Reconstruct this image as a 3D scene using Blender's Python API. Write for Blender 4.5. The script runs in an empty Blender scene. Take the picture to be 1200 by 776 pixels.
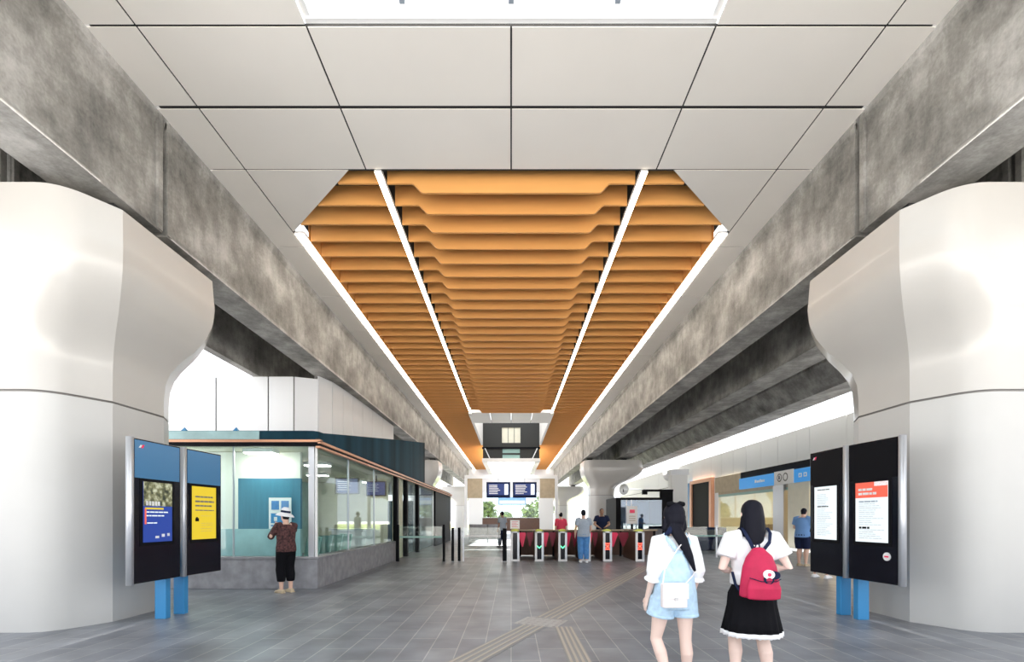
import bpy, bmesh, math, random
from mathutils import Vector, Matrix
random.seed(7)
C = bpy.context.scene.collection
SC = bpy.context.scene
PI = math.pi

# ------------------------------------------------------------------ camera, sky, sun, exposure
cam = bpy.data.cameras.new('camera'); camo = bpy.data.objects.new('camera', cam); C.objects.link(camo)
camo.location = (0, 0, 1.45); camo.rotation_euler = (PI/2, 0, 0)
cam.sensor_width = 36; cam.lens = 567/1200*36
cam.shift_x = 1/1200; cam.shift_y = 220/1200
cam.clip_start = .05; cam.clip_end = 800
SC.camera = camo
SC.view_settings.view_transform = 'Standard'; SC.view_settings.look = 'None'
SC.view_settings.exposure = 0.45; SC.view_settings.gamma = 1; SC.view_settings.use_curve_mapping = False
W = bpy.data.worlds.new('sky'); SC.world = W; W.use_nodes = True
bg = W.node_tree.nodes['Background']; bg.inputs[0].default_value = (.93, .96, 1, 1); bg.inputs[1].default_value = 1.7
sun = bpy.data.lights.new('sun', 'SUN'); so = bpy.data.objects.new('sun', sun); C.objects.link(so)
sun.energy = 18.0; sun.angle = .02; sun.color = (1, .95, .88); so.rotation_euler = (math.radians(-30), 0, 0)
SC.cycles.max_bounces = 8; SC.cycles.diffuse_bounces = 5; SC.cycles.sample_clamp_indirect = 6

# ------------------------------------------------------------------ materials
M = {}
def mat(name, col, rough=.6, metal=0, var=0, scale=3, bump=0, emit=None, estr=0, spec=.5, coat=0, stretch=(1,1,1)):
    m = bpy.data.materials.new(name); m.use_nodes = True; nt = m.node_tree; b = nt.nodes['Principled BSDF']
    b.inputs['Base Color'].default_value = (*col, 1); b.inputs['Roughness'].default_value = rough
    b.inputs['Metallic'].default_value = metal; b.inputs['Specular IOR Level'].default_value = spec
    b.inputs['Coat Weight'].default_value = coat
    if emit: b.inputs['Emission Color'].default_value = (*emit, 1); b.inputs['Emission Strength'].default_value = estr
    if var or bump:
        tc = nt.nodes.new('ShaderNodeTexCoord'); mp = nt.nodes.new('ShaderNodeMapping'); mp.inputs['Scale'].default_value = stretch
        n = nt.nodes.new('ShaderNodeTexNoise'); n.inputs['Scale'].default_value = scale; n.inputs['Detail'].default_value = 8
        nt.links.new(tc.outputs['Object'], mp.inputs[0]); nt.links.new(mp.outputs[0], n.inputs['Vector'])
        if var:
            r = nt.nodes.new('ShaderNodeValToRGB')
            r.color_ramp.elements[0].position = .3; r.color_ramp.elements[1].position = .7
            r.color_ramp.elements[0].color = (*[max(0, c*(1-var)) for c in col], 1)
            r.color_ramp.elements[1].color = (*[min(1, c*(1+var)) for c in col], 1)
            nt.links.new(n.outputs[0], r.inputs[0]); nt.links.new(r.outputs[0], b.inputs['Base Color'])
        if bump:
            bp = nt.nodes.new('ShaderNodeBump'); bp.inputs['Strength'].default_value = bump; bp.inputs['Distance'].default_value = .02
            nt.links.new(n.outputs[0], bp.inputs['Height']); nt.links.new(bp.outputs[0], b.inputs['Normal'])
    M[name] = m; return m
def glass(name, tint, refl=.12, rough=.02, alpha=1.0):
    m = bpy.data.materials.new(name); m.use_nodes = True; nt = m.node_tree; nt.nodes.clear()
    o = nt.nodes.new('ShaderNodeOutputMaterial'); t = nt.nodes.new('ShaderNodeBsdfTransparent'); g = nt.nodes.new('ShaderNodeBsdfGlossy')
    t.inputs[0].default_value = (*tint, 1); g.inputs['Roughness'].default_value = rough
    f = nt.nodes.new('ShaderNodeLayerWeight'); f.inputs[0].default_value = .25
    mr = nt.nodes.new('ShaderNodeMapRange'); mr.inputs[3].default_value = refl*.5; mr.inputs[4].default_value = min(1, refl*4)
    x = nt.nodes.new('ShaderNodeMixShader')
    nt.links.new(f.outputs['Fresnel'], mr.inputs[0]); nt.links.new(mr.outputs[0], x.inputs[0]); nt.links.new(t.outputs[0], x.inputs[1]); nt.links.new(g.outputs[0], x.inputs[2])
    nt.links.new(x.outputs[0], o.inputs[0]); M[name] = m; return m
def emis(name, col, s):
    m = mat(name, (0, 0, 0), .5, emit=col, estr=s); return m

mat('white_panel', (.90, .86, .805), .45, var=.03, scale=.5)
mat('dark_void', (.03, .03, .03), .8)
mat('pier', (.55, .53, .50), .27, var=.035, scale=.9, coat=.25)
mat('pier_low', (.55, .545, .53), .4, var=.03, scale=1.2)
mat('timber', (.82, .40, .125), .45, var=.04, scale=5, stretch=(.2, 1, 2))
mat('rubber', (.02, .02, .022), .6)
mat('black', (.008, .008, .01), .5, spec=.06)
mat('black_gloss', (.006, .006, .012), .18, spec=.3)
mat('steel', (.5, .5, .52), .3, 1)
mat('bar_grey', (.16, .19, .23), .5)
mat('silver', (.62, .64, .68), .35, .6)
mat('copper', (.70, .36, .22), .4, .3)
mat('warm_white', (.88, .86, .78), .6)
mat('cream', (.84, .80, .64), .6, var=.04)
mat('teal_board', (.045, .20, .30), .5, var=.1, scale=4, stretch=(6, 1, .3))
mat('teal_low', (.34, .52, .54), .4, var=.15, scale=3)
mat('stone', (.27, .27, .29), .6, var=.22, scale=5)
mat('wallwhite', (.82, .83, .85), .45)
mat('joint_grey', (.2, .19, .18), .6)
mat('wallgrey', (.82, .82, .80), .5)
mat('blue_post', (.04, .26, .55), .4)
mat('blue_gloss', (.07, .22, .42), .18)
mat('blue_sign', (.03, .27, .66), .4, emit=(.03, .27, .66), estr=.35)
mat('white', (.85, .85, .85), .4)
mat('paper', (.9, .88, .86), .6)
mat('brown', (.115, .06, .04), .5, var=.3, scale=8, stretch=(8, 8, .4))
mat('tan', (.50, .40, .27), .6, var=.1)
mat('lime', (.62, .68, .12), .4)
mat('crimson_dark', (.28, .01, .04), .4)
mat('crimson', (.75, .02, .09), .35, emit=(.75, .02, .09), estr=.15)
mat('tactile_light', (.40, .39, .38), .5)
mat('tactile', (.27, .27, .27), .5)
mat('tactile_bar', (.40, .36, .31), .4)
mat('drum_glass', (.015, .05, .075), .6, spec=.04, var=.6, scale=1.2, stretch=(1, 1, .05))  # vertical reflection streaks put into the glass colour by stretched noise
mat('dark_facade', (.045, .045, .042), .45, spec=.2)
mat('leaf', (.20, .26, .14), .7, var=.5, scale=3)
mat('lawn', (.42, .45, .16), .9, var=.2)
mat('bounce_plaza', (.74, .72, .69), .9, var=.1)  # pale tone set so unseen ground bounces sunlight up to the ceiling
mat('seat_teal', (.35, .55, .5), .5)
mat('skin', (.72, .46, .35), .5); mat('skin_pale', (.80, .60, .52), .5); mat('skin_dark', (.42, .25, .17), .5)
mat('hair', (.006, .006, .012), .6, spec=.15, bump=.3, scale=60, stretch=(1, 1, .08))
mat('denim_light', (.48, .66, .82), .8, var=.12, scale=25)
mat('jeans', (.08, .25, .55), .8, var=.15, scale=15)
mat('white_cloth', (.85, .85, .87), .8, var=.03, scale=20)
mat('black_cloth', (.007, .007, .009), .9, spec=.1)
mat('navy_cloth', (.012, .018, .05), .85, spec=.15)
mat('grey_cloth', (.36, .42, .50), .8, var=.06, scale=20)
mat('blue_cloth', (.16, .32, .62), .8)
mat('red_cloth', (.45, .008, .06), .7, var=.1, scale=12)
mat('pink_cloth', (.75, .06, .12), .8)
mat('plaid', (.07, .025, .025), .8, var=.95, scale=28)
mat('bag_white', (.84, .78, .78), .4)
emis('led', (1, .86, .68), 9.0); emis('led_edge', (1, .9, .78), 9.0)
emis('green_led', (.1, .9, .35), 2.2); emis('red_led', (1, .05, .03), 5.0)
emis('screen_white', (.75, .83, .86), .95); emis('screen_yellow', (.90, .66, .03), .7); emis('screen_blue', (.015, .05, .30), .9)
emis('screen_red', (.82, .13, .08), .9); emis('board_screen', (.02, .04, .16), 1); emis('board_white', (.9, .95, 1), 1.6)
emis('screen_photo', (.20, .26, .16), .8)
emis('room_lamp', (1, .95, .85), 22)
emis('soffit_lamp', (1, .97, .92), 6)
emis('warm_shop', (1, .74, .42), 12)
glass('glass_clear', (.93, .97, .95), .06); glass('glass_teal', (.90, .965, .965), .055); glass('glass_booth', (.72, .84, .95), .3)
glass('glass_sky', (.92, .97, 1), .05)

def photo_screen():
    m = M['screen_photo']; nt = m.node_tree; b = nt.nodes['Principled BSDF']
    tc = nt.nodes.new('ShaderNodeTexCoord'); n = nt.nodes.new('ShaderNodeTexNoise'); n.inputs['Scale'].default_value = 14
    r = nt.nodes.new('ShaderNodeValToRGB'); e = r.color_ramp.elements
    e[0].position = .35; e[0].color = (.02, .03, .02, 1); e[1].position = .7; e[1].color = (.6, .62, .45, 1)
    k = r.color_ramp.elements.new(.52); k.color = (.2, .2, .1, 1)
    nt.links.new(tc.outputs['Object'], n.inputs['Vector']); nt.links.new(n.outputs[0], r.inputs[0]); nt.links.new(r.outputs[0], b.inputs['Emission Color'])
photo_screen()

def concrete(name, base, dark, lite):
    m = bpy.data.materials.new(name); m.use_nodes = True; nt = m.node_tree; b = nt.nodes['Principled BSDF']; b.inputs['Roughness'].default_value = .6
    tc = nt.nodes.new('ShaderNodeTexCoord')
    def noise(s, st, d=10):
        mp = nt.nodes.new('ShaderNodeMapping'); mp.inputs['Scale'].default_value = st
        n = nt.nodes.new('ShaderNodeTexNoise'); n.inputs['Scale'].default_value = s; n.inputs['Detail'].default_value = d; n.inputs['Roughness'].default_value = .62
        nt.links.new(tc.outputs['Object'], mp.inputs[0]); nt.links.new(mp.outputs[0], n.inputs['Vector']); return n
    a = noise(1.3, (1, .8, 1)); s = noise(5, (1, 1.6, .35)); f = noise(25, (1, 1, 1), 6)
    mx = nt.nodes.new('ShaderNodeMix'); mx.data_type = 'FLOAT'; mx.inputs[0].default_value = .2
    nt.links.new(a.outputs[0], mx.inputs[2]); nt.links.new(s.outputs[0], mx.inputs[3])
    my = nt.nodes.new('ShaderNodeMix'); my.data_type = 'FLOAT'; my.inputs[0].default_value = .15
    nt.links.new(mx.outputs[0], my.inputs[2]); nt.links.new(f.outputs[0], my.inputs[3])
    r = nt.nodes.new('ShaderNodeValToRGB'); e = r.color_ramp.elements
    e[0].position = .36; e[0].color = (*dark, 1); e[1].position = .64; e[1].color = (*lite, 1)
    k = e.new(.5); k.color = (*base, 1)
    nt.links.new(my.outputs[0], r.inputs[0]); nt.links.new(r.outputs[0], b.inputs['Base Color'])
    bp = nt.nodes.new('ShaderNodeBump'); bp.inputs['Strength'].default_value = .15; bp.inputs['Distance'].default_value = .02
    nt.links.new(f.outputs[0], bp.inputs['Height']); nt.links.new(bp.outputs[0], b.inputs['Normal']); M[name] = m
concrete('concrete', (.27, .26, .24), (.11, .107, .10), (.50, .485, .46))

def paving():
    m = bpy.data.materials.new('paving'); m.use_nodes = True; nt = m.node_tree; b = nt.nodes['Principled BSDF']
    tc = nt.nodes.new('ShaderNodeTexCoord'); mp = nt.nodes.new('ShaderNodeMapping'); mp.inputs['Rotation'].default_value = (0, 0, PI/2)
    br = nt.nodes.new('ShaderNodeTexBrick'); br.inputs['Scale'].default_value = 1; br.inputs['Brick Width'].default_value = .9; br.inputs['Row Height'].default_value = .3
    br.inputs['Mortar Size'].default_value = .006; br.inputs['Mortar Smooth'].default_value = .3; br.inputs['Bias'].default_value = 0
    br.inputs['Color1'].default_value = (.150, .163, .190, 1); br.inputs['Color2'].default_value = (.205, .217, .243, 1); br.inputs['Mortar'].default_value = (.36, .36, .36, 1)
    nt.links.new(tc.outputs['Object'], mp.inputs[0]); nt.links.new(mp.outputs[0], br.inputs['Vector'])
    n = nt.nodes.new('ShaderNodeTexNoise'); n.inputs['Scale'].default_value = 1.6; n.inputs['Detail'].default_value = 9
    nt.links.new(tc.outputs['Object'], n.inputs['Vector'])
    r = nt.nodes.new('ShaderNodeValToRGB'); r.color_ramp.elements[0].position = .35; r.color_ramp.elements[1].position = .68
    r.color_ramp.elements[0].color = (.78, .78, .78, 1); r.color_ramp.elements[1].color = (1.3, 1.3, 1.3, 1)
    nt.links.new(n.outputs[0], r.inputs[0])
    x = nt.nodes.new('ShaderNodeMix'); x.data_type = 'RGBA'; x.blend_type = 'MULTIPLY'; x.inputs[0].default_value = 1
    nt.links.new(br.outputs['Color'], x.inputs[6]); nt.links.new(r.outputs[0], x.inputs[7]); nt.links.new(x.outputs[2], b.inputs['Base Color'])
    b.inputs['Roughness'].default_value = .36
    bp = nt.nodes.new('ShaderNodeBump'); bp.inputs['Strength'].default_value = .2; bp.inputs['Distance'].default_value = .004; bp.invert = True
    nt.links.new(br.outputs['Fac'], bp.inputs['Height']); nt.links.new(bp.outputs[0], b.inputs['Normal']); M['paving'] = m
paving()

# ------------------------------------------------------------------ mesh helpers
class MB:
    def __init__(s): s.v = []; s.f = []; s.m = []; s.s = []; s.ms = []
    def mi(s, m):
        if m not in s.ms: s.ms.append(m)
        return s.ms.index(m)
    def add(s, vs, fs, m, smooth=False):
        o = len(s.v); k = s.mi(m); s.v += [tuple(v) for v in vs]
        for f in fs: s.f.append([i+o for i in f]); s.m.append(k); s.s.append(smooth)
        return s
    def box(s, x0, x1, y0, y1, z0, z1, m, ch=0):
        if ch:
            return s.prism([(x0+ch, y0), (x1-ch, y0), (x1, y0+ch), (x1, y1-ch), (x1-ch, y1), (x0+ch, y1), (x0, y1-ch), (x0, y0+ch)], z0, z1, m)
        return s.prism([(x0, y0), (x1, y0), (x1, y1), (x0, y1)], z0, z1, m)
    def prism(s, pts, a, b, m, axis='z', smooth=False):
        n = len(pts)
        def P(p, t): return (p[0], p[1], t) if axis == 'z' else ((p[0], t, p[1]) if axis == 'y' else (t, p[0], p[1]))
        vs = [P(p, a) for p in pts]+[P(p, b) for p in pts]
        ar = sum(pts[i][0]*pts[(i+1) % n][1]-pts[(i+1) % n][0]*pts[i][1] for i in range(n))
        fl = (ar > 0) == (b > a)
        if axis == 'y': fl = not fl
        fs = [list(range(n))[::-1], list(range(n, 2*n))]+[[i, (i+1) % n, (i+1) % n+n, i+n] for i in range(n)]
        if not fl: fs = [f[::-1] for f in fs]
        return s.add(vs, fs, m, smooth)
    def beam(s, p, q, w, h, m):
        p = Vector(p); q = Vector(q); d = (q-p).normalized(); u = Vector((0, 0, 1)) if abs(d.z) < .95 else Vector((0, 1, 0))
        a = d.cross(u).normalized()*w/2; b = a.cross(d).normalized()*h/2
        vs = [p-a-b, p+a-b, p+a+b, p-a+b, q-a-b, q+a-b, q+a+b, q-a+b]
        return s.add(vs, [[0, 1, 2, 3], [7, 6, 5, 4], [4, 5, 1, 0], [5, 6, 2, 1], [6, 7, 3, 2], [7, 4, 0, 3]], m)
    def tube(s, pts, rad, m, n=12, ref=(0, 1, 0), cap=1, smooth=True):
        pts = [Vector(p) for p in pts]; N = len(pts); ref = Vector(ref)
        rad = [(r, r) if not isinstance(r, (tuple, list)) else r for r in (rad if isinstance(rad, (list, tuple)) and len(rad) == N else [rad]*N)]
        rings = []
        D = [(pts[min(i+1, N-1)]-pts[max(i-1, 0)]).normalized() for i in range(N)]
        seq = [(pts[i], rad[i], D[i]) for i in range(N)]
        if cap:
            def dome(p, r, d, sg):
                k = min(r)*cap; return [(p+d*sg*k*math.sin(t), (r[0]*math.cos(t), r[1]*math.cos(t)), d) for t in (.5, 1.0, 1.4)]
            seq = dome(pts[0], rad[0], D[0], -1)[::-1]+seq+dome(pts[-1], rad[-1], D[-1], 1)
        vs = []
        for p, r, d in seq:
            rf = ref if abs(d.dot(ref.normalized())) < .96 else Vector((1, 0, 0)) if abs(d.x) < .9 else Vector((0, 0, 1))
            a = d.cross(rf).normalized(); b = a.cross(d).normalized()
            for k in range(n):
                t = 2*PI*k/n; vs.append(p+a*math.cos(t)*r[0]+b*math.sin(t)*r[1])
        R = len(seq); fs = []
        for i in range(R-1):
            for k in range(n): fs.append([i*n+k, i*n+(k+1) % n, (i+1)*n+(k+1) % n, (i+1)*n+k][::-1])
        fs.append(list(range(n))); fs.append(list(range((R-1)*n, R*n))[::-1])
        return s.add(vs, fs, m, smooth)
    def ball(s, c, r, m, n=14):
        r = (r, r, r) if not isinstance(r, (tuple, list)) else r; vs = [(c[0], c[1], c[2]-r[2])]; fs = []; h = n//2
        for i in range(1, h):
            t = PI*i/h-PI/2
            for k in range(n): a = 2*PI*k/n; vs.append((c[0]+r[0]*math.cos(t)*math.cos(a), c[1]+r[1]*math.cos(t)*math.sin(a), c[2]+r[2]*math.sin(t)))
        vs.append((c[0], c[1], c[2]+r[2])); L = len(vs)-1
        for k in range(n): fs.append([0, 1+(k+1) % n, 1+k]); fs.append([L, L-n+k, L-n+(k+1) % n])
        for i in range(h-2):
            for k in range(n): fs.append([1+i*n+k, 1+i*n+(k+1) % n, 1+(i+1)*n+(k+1) % n, 1+(i+1)*n+k])
        return s.add(vs, fs, m, True)
    def lathe(s, prof, m, n=24, c=(0, 0, 0)):
        vs = []; fs = []
        for r, z in prof:
            for k in range(n): a = 2*PI*k/n; vs.append((c[0]+r*math.cos(a), c[1]+r*math.sin(a), c[2]+z))
        for i in range(len(prof)-1):
            for k in range(n): fs.append([i*n+k, i*n+(k+1) % n, (i+1)*n+(k+1) % n, (i+1)*n+k])
        return s.add(vs, fs, m, True)
    def mesh(s, name):
        me = bpy.data.meshes.new(name); me.from_pydata(s.v, [], s.f)
        for m in s.ms: me.materials.append(M[m])
        me.polygons.foreach_set('material_index', s.m); me.polygons.foreach_set('use_smooth', s.s); me.update(); return me
    def build(s, name, parent=None, loc=None, rz=0, bevel=0):
        o = bpy.data.objects.new(name, s.mesh(name)); C.objects.link(o)
        if parent: o.parent = parent
        if loc: o.location = loc
        o.rotation_euler.z = rz
        if bevel:
            b = o.modifiers.new('bevel', 'BEVEL'); b.width = bevel; b.segments = 2; b.limit_method = 'ANGLE'
        return o
def fuse(mb, name, voxel, smooth=4):
    """one continuous skin over overlapping volumes"""
    tmp = bpy.data.objects.new('tmp', mb.mesh('tmp')); C.objects.link(tmp)
    r = tmp.modifiers.new('r', 'REMESH'); r.mode = 'VOXEL'; r.voxel_size = voxel; r.use_smooth_shade = True
    sm = tmp.modifiers.new('s', 'SMOOTH'); sm.iterations = smooth; sm.factor = .5
    dg = bpy.context.evaluated_depsgraph_get(); me = bpy.data.meshes.new_from_object(tmp.evaluated_get(dg), depsgraph=dg); me.name = name
    bpy.data.objects.remove(tmp)
    me.materials.clear(); me.materials.append(M[mb.ms[0]]); 
    for p in me.polygons: p.material_index = 0; p.use_smooth = True
    return me
def fused(mb, name, parent, voxel=.008, smooth=4):
    o = bpy.data.objects.new(name, fuse(mb, name, voxel, smooth)); C.objects.link(o); o.parent = parent; return o
def thing(name, label, cat, loc=(0, 0, 0), rz=0, group=None):
    o = bpy.data.objects.new(name, None); C.objects.link(o); o.empty_display_size = .2
    o.location = loc; o.rotation_euler.z = rz; o['label'] = label; o['category'] = cat
    if group: o['group'] = group
    return o
def tag(o, label, cat, group=None):
    o['label'] = label; o['category'] = cat
    if group: o['group'] = group
    return o
def struct(o): o['kind'] = 'structure'; return o
def copy_tree(o, parent=None):
    c = o.copy(); C.objects.link(c)
    if parent: c.parent = parent
    for ch in list(o.children): copy_tree(ch, c)
    return c

# ------------------------------------------------------------------ SETTING: ground and floor
struct(MB().box(-200, 200, -60, 260, -.3, -.06, 'bounce_plaza').build('ground'))
struct(MB().box(-20, 20, -3, 66, -.06, 0, 'paving').build('floor'))

# ceiling of large pale panels
ZC = 7.4; g = .012
cl = MB()
def pan(pts, z=ZC):
    cx = sum(p[0] for p in pts)/len(pts); cy = sum(p[1] for p in pts)/len(pts)
    q = []
    n = len(pts)
    # inset polygon by g
    ar = sum(pts[i][0]*pts[(i+1) % n][1]-pts[(i+1) % n][0]*pts[i][1] for i in range(n)); sg = 1 if ar > 0 else -1
    lines = []
    for i in range(n):
        a = Vector(pts[i]); b = Vector(pts[(i+1) % n]); d = (b-a).normalized(); nn = Vector((-d.y, d.x))*sg*g; lines.append((a+nn, d))
    for i in range(n):
        p, d = lines[i-1]; r, e = lines[i]; den = d.x*e.y-d.y*e.x
        t = ((r.x-p.x)*e.y-(r.y-p.y)*e.x)/den; q.append((p+d*t)[:])
    cl.prism(q, z, z+.01, 'white_panel')
XJ = [2.475, 4.53, 5.15]
YJ = [-1.13, .03, 1.2, 2.35, 3.5, 4.67, 5.84, 7.0, 8.25]
for sx in (-1, 1):
    for i in range(len(YJ)-1):
        y0, y1 = YJ[i]+(.018 if YJ[i] == 7.0 else .004), YJ[i+1]-(.018 if YJ[i+1] == 7.0 else .004)
        if y0 >= 5.8: pan([(0, y0), (sx*XJ[0], y0), (sx*XJ[0], y1), (0, y1)])
        pan([(sx*XJ[0], y0), (sx*XJ[1], y0), (sx*XJ[1], y1), (sx*XJ[0], y1)])
        pan([(sx*XJ[1], y0), (sx*XJ[2], y0), (sx*XJ[2], y1), (sx*XJ[1], y1)])
    pan([(sx*2.75, 8.25), (sx*4.53, 8.25), (sx*4.53, 10.05), (sx*4.46, 10.0)])
    y = 8.25
    while y < 64:
        y1 = min(64, y+2.34); pan([(sx*4.53, y), (sx*5.15, y), (sx*5.15, y1), (sx*4.53, y1)]); y = y1
# white band across the end of the middle baffles and around the open well
for k in range(-2, 2): pan([(k*1.2, 27.1), (k*1.2+1.2, 27.1), (k*1.2+1.2, 30.1), (k*1.2, 30.1)])
for sx in (-1, 1): cl.box(min(sx*2.28, sx*2.42), max(sx*2.28, sx*2.42), 27.1, 39, ZC-.02, 9.6, 'white_panel')
ceil_o = struct(cl.build('ceiling'))
ck = MB()
for sx in (-1, 1):
    ck.box(min(sx*2.5, sx*5.1), max(sx*2.5, sx*5.1), -1.13, 8.2, 7.42, 7.45, 'dark_void')
    ck.box(min(sx*4.5, sx*5.1), max(sx*4.5, sx*5.1), 8.2, 64, 7.42, 7.45, 'dark_void')
ck.box(-4.6, 4.6, 8.16, 8.3, 7.42, 7.45, 'dark_void')
ck.box(-2.5, 2.5, 5.86, 8.2, 7.42, 7.45, 'dark_void')
# lining above the timber baffles
ck.box(-4.6, 4.6, 8.2, 27.1, 7.95, 8.0, 'dark_void')
for sx in (-1, 1): ck.box(min(sx*2.42, sx*4.6), max(sx*2.42, sx*4.6), 27.1, 64, 7.95, 8, 'dark_void')
ck.box(-4.6, 4.6, 8.17, 8.2, 7.44, 7.95, 'dark_void')
struct(ck.build('ceiling_lining'))

# skylight
sk = thing('skylight', 'glazed white skylight strip set in the pale ceiling overhead', 'skylight', (0, 0, 7.45))
fr = MB()
for sx in (-1, 1): fr.box(min(sx*2.4, sx*2.475), max(sx*2.4, sx*2.475), -1.13, 5.84, 0, .35, 'white')
fr.box(-2.475, 2.475, 5.78, 5.84, -.02, .3, 'white')
fr.build('frame', sk)
for x in (-1.3, 0, 1.27): MB().box(x-.03, x+.03, -1.13, 5.78, .15, .25, 'bar_grey').build('glazing_bar', sk)
MB().box(-2.4, 2.4, -1.13, 5.78, .2, .21, 'glass_sky').build('glass', sk)

# timber baffles
tb = thing('timber_baffle_ceiling', 'golden timber baffle ceiling of many cross slats above the concourse', 'ceiling feature', (0, 8.6, 7.4))
def baffle(kind, clip=4.30):
    b = MB(); t = .022
    for sx in (-1, 1):
        if clip > 2.4: b.prism([(sx*2.36, 0), (sx*clip, 0), (sx*clip, .365), (sx*2.36, .365)], -t, t, 'timber', 'y')
    if kind: b.prism([(-2.2, 0), (-1.77, 0), (-1.73, -.015), (-1.60, -.155), (-1.56, -.17), (1.56, -.17), (1.60, -.155), (1.73, -.015), (1.77, 0), (2.2, 0), (2.2, .365), (-2.2, .365)], -t, t, 'timber', 'y')
    return b
mc = baffle(1).mesh('baffle'); ms_ = baffle(0).mesh('baffle_side')
k = 0
while 8.6+.595*k < 63.9:
    y = 8.6+.595*k
    if k < 3: me = baffle(1, min(4.30, 2.75+(y-8.25)-.03)).mesh('baffle')
    else: me = mc if y < 27 else ms_
    o = bpy.data.objects.new('baffle', me); C.objects.link(o); o.parent = tb; o.location = (0, .595*k, 0); k += 1
for sx in (-1, 1):
    for x in (2.55, 3.9): MB().box(sx*x-.02, sx*x+.02, -.3, 55, .38, .45, 'black').build('carrier_rail', tb)
    MB().box(min(sx*4.31, sx*4.315), max(sx*4.31, sx*4.315), 1.7, 55.3, -.0, .5, 'timber').build('edge_board', tb)

# strip lights
for sx, nm in ((-1, 'left'), (1, 'right')):
    t = thing('strip_light', 'long linear LED strip along the outer %s edge of the timber ceiling' % nm, 'ceiling light', (sx*4.42, 10.1, 7.4), 0, 'outer strip lights')
    MB().box(-.09, .09, 0, 53.9, -.015, .0, 'led_edge').build('diffuser', t); MB().box(-.1, .1, -.02, 53.95, .0, .05, 'white').build('housing', t)
    t = thing('strip_light', 'thin linear LED strip crossing the timber baffles on the %s' % nm, 'ceiling light', (sx*2.28, 8.27, 7.4), 0, 'inner strip lights')
    MB().box(-.05, .05, 0, 18.9, -.035, -.02, 'led').build('diffuser', t); MB().box(-.06, .06, 0, 18.9, -.02, .06, 'white').build('housing', t)

# ------------------------------------------------------------------ viaduct girders
def girder(sx, x0, x1, y0, y1, label, zb=5.67, grp='viaduct girders'):
    t = thing('concrete_girder', label, 'girder', (sx*x0, y0, zb), 0, grp)
    w = sx*(x1-x0); L = y1-y0; H = 8.0-zb
    b = MB(); s = sx
    b.prism([(0, 0), (w, 0), (w, .3), (w-w*.2, .5), (w-w*.2, H), (0, H), (0, 1.62), (s*.035, 1.55), (s*.035, .1)][::1], 0, L, 'concrete', 'y')
    b.build('beam', t, bevel=.006)
    for yy in (0.0, L-.09): MB().box(min(-s*.012, s*.03), max(-s*.012, s*.03), yy, yy+.09, .02, 1.7, 'concrete').build('end_plate', t)
    return t
for sx, nm in ((-1, 'left'), (1, 'right')):
    for j, (y0, y1, wh) in enumerate(((-1.1, 7.14, 'nearest'), (7.24, 34.7, 'middle'), (34.8, 62.5, 'farthest'))):
        girder(sx, 5.15, 5.82, y0, y1, 'stained concrete girder along the %s side of the pale ceiling, %s span' % (nm, wh))
        girder(sx, 7.45, 8.3 if sx > 0 else 7.68, y0, y1, 'dark concrete girder outside the %s ceiling girder, %s span' % (nm, wh))
        if sx > 0 and j: tag(MB().prism([(10.9, 6.9), (11.5, 6.15), (12.7, 6.2), (12.7, 7.6), (10.9, 7.6)], y0, y1, 'concrete', 'y').build('parapet_beam'), 'outermost concrete edge beam of the right viaduct, %s span' % wh, 'girder', 'viaduct edge beams')
    o = struct(MB().box(min(sx*5.2, sx*(12.7 if sx > 0 else 8.6)), max(sx*5.2, sx*(12.7 if sx > 0 else 8.6)), -1.1, 62.5, 7.7, 8.1, 'concrete').build('slab'))

# ------------------------------------------------------------------ piers
def pier_outline(t, sx):
    xi = 5.6-.5*t; xo = 7.3+1.8*t; hd = 1.15+.33*t; hc = .5+.45*t; c = .34+.02*t
    P = [(xi, -hc), (xi+c, -hd), (xo-c, -hd), (xo, -hc), (xo, hc), (xo-c, hd), (xi+c, hd), (xi, hc)]
    rr = [.03, .28, .28, .03, .03, .28, .28, .03]; out = []
    n = 8
    for i in range(n):
        p = Vector(P[i]); a = Vector(P[i-1])-p; b = Vector(P[(i+1) % n])-p; r = min(rr[i], a.length*.45, b.length*.45)
        if rr[i] < .1: out.append(p[:]); continue
        s0 = p+a.normalized()*r; s1 = p+b.normalized()*r
        for q in range(7):
            u = q/6; out.append(((s0*(1-u)**2+p*2*u*(1-u)+s1*u*u))[:])
    return [(sx*x, y) for x, y in out]
def loft(mb, secs, m):
    n = len(secs[0][1]); vs = []; fs = []
    for z, o in secs: vs += [(x, y, z) for x, y in o]
    for i in range(len(secs)-1):
        for k in range(n): fs.append([i*n+k, i*n+(k+1) % n, (i+1)*n+(k+1) % n, (i+1)*n+k])
    fs.append(list(range(n))[::-1]); fs.append(list(range((len(secs)-1)*n, len(secs)*n))); mb.add(vs, fs, m, True)
def tz(z):
    K = [(3.0, 0), (3.35, .0), (3.6, .03), (3.8, .13), (4.0, .33), (4.24, .64), (4.5, .88), (4.75, 1.02), (5.0, 1.06), (5.55, 1.0)]
    for (a, u), (b, v) in zip(K, K[1:]):
        if z <= b: s = (z-a)/(b-a); return u+(v-u)*max(0, s)
    return 1
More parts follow.
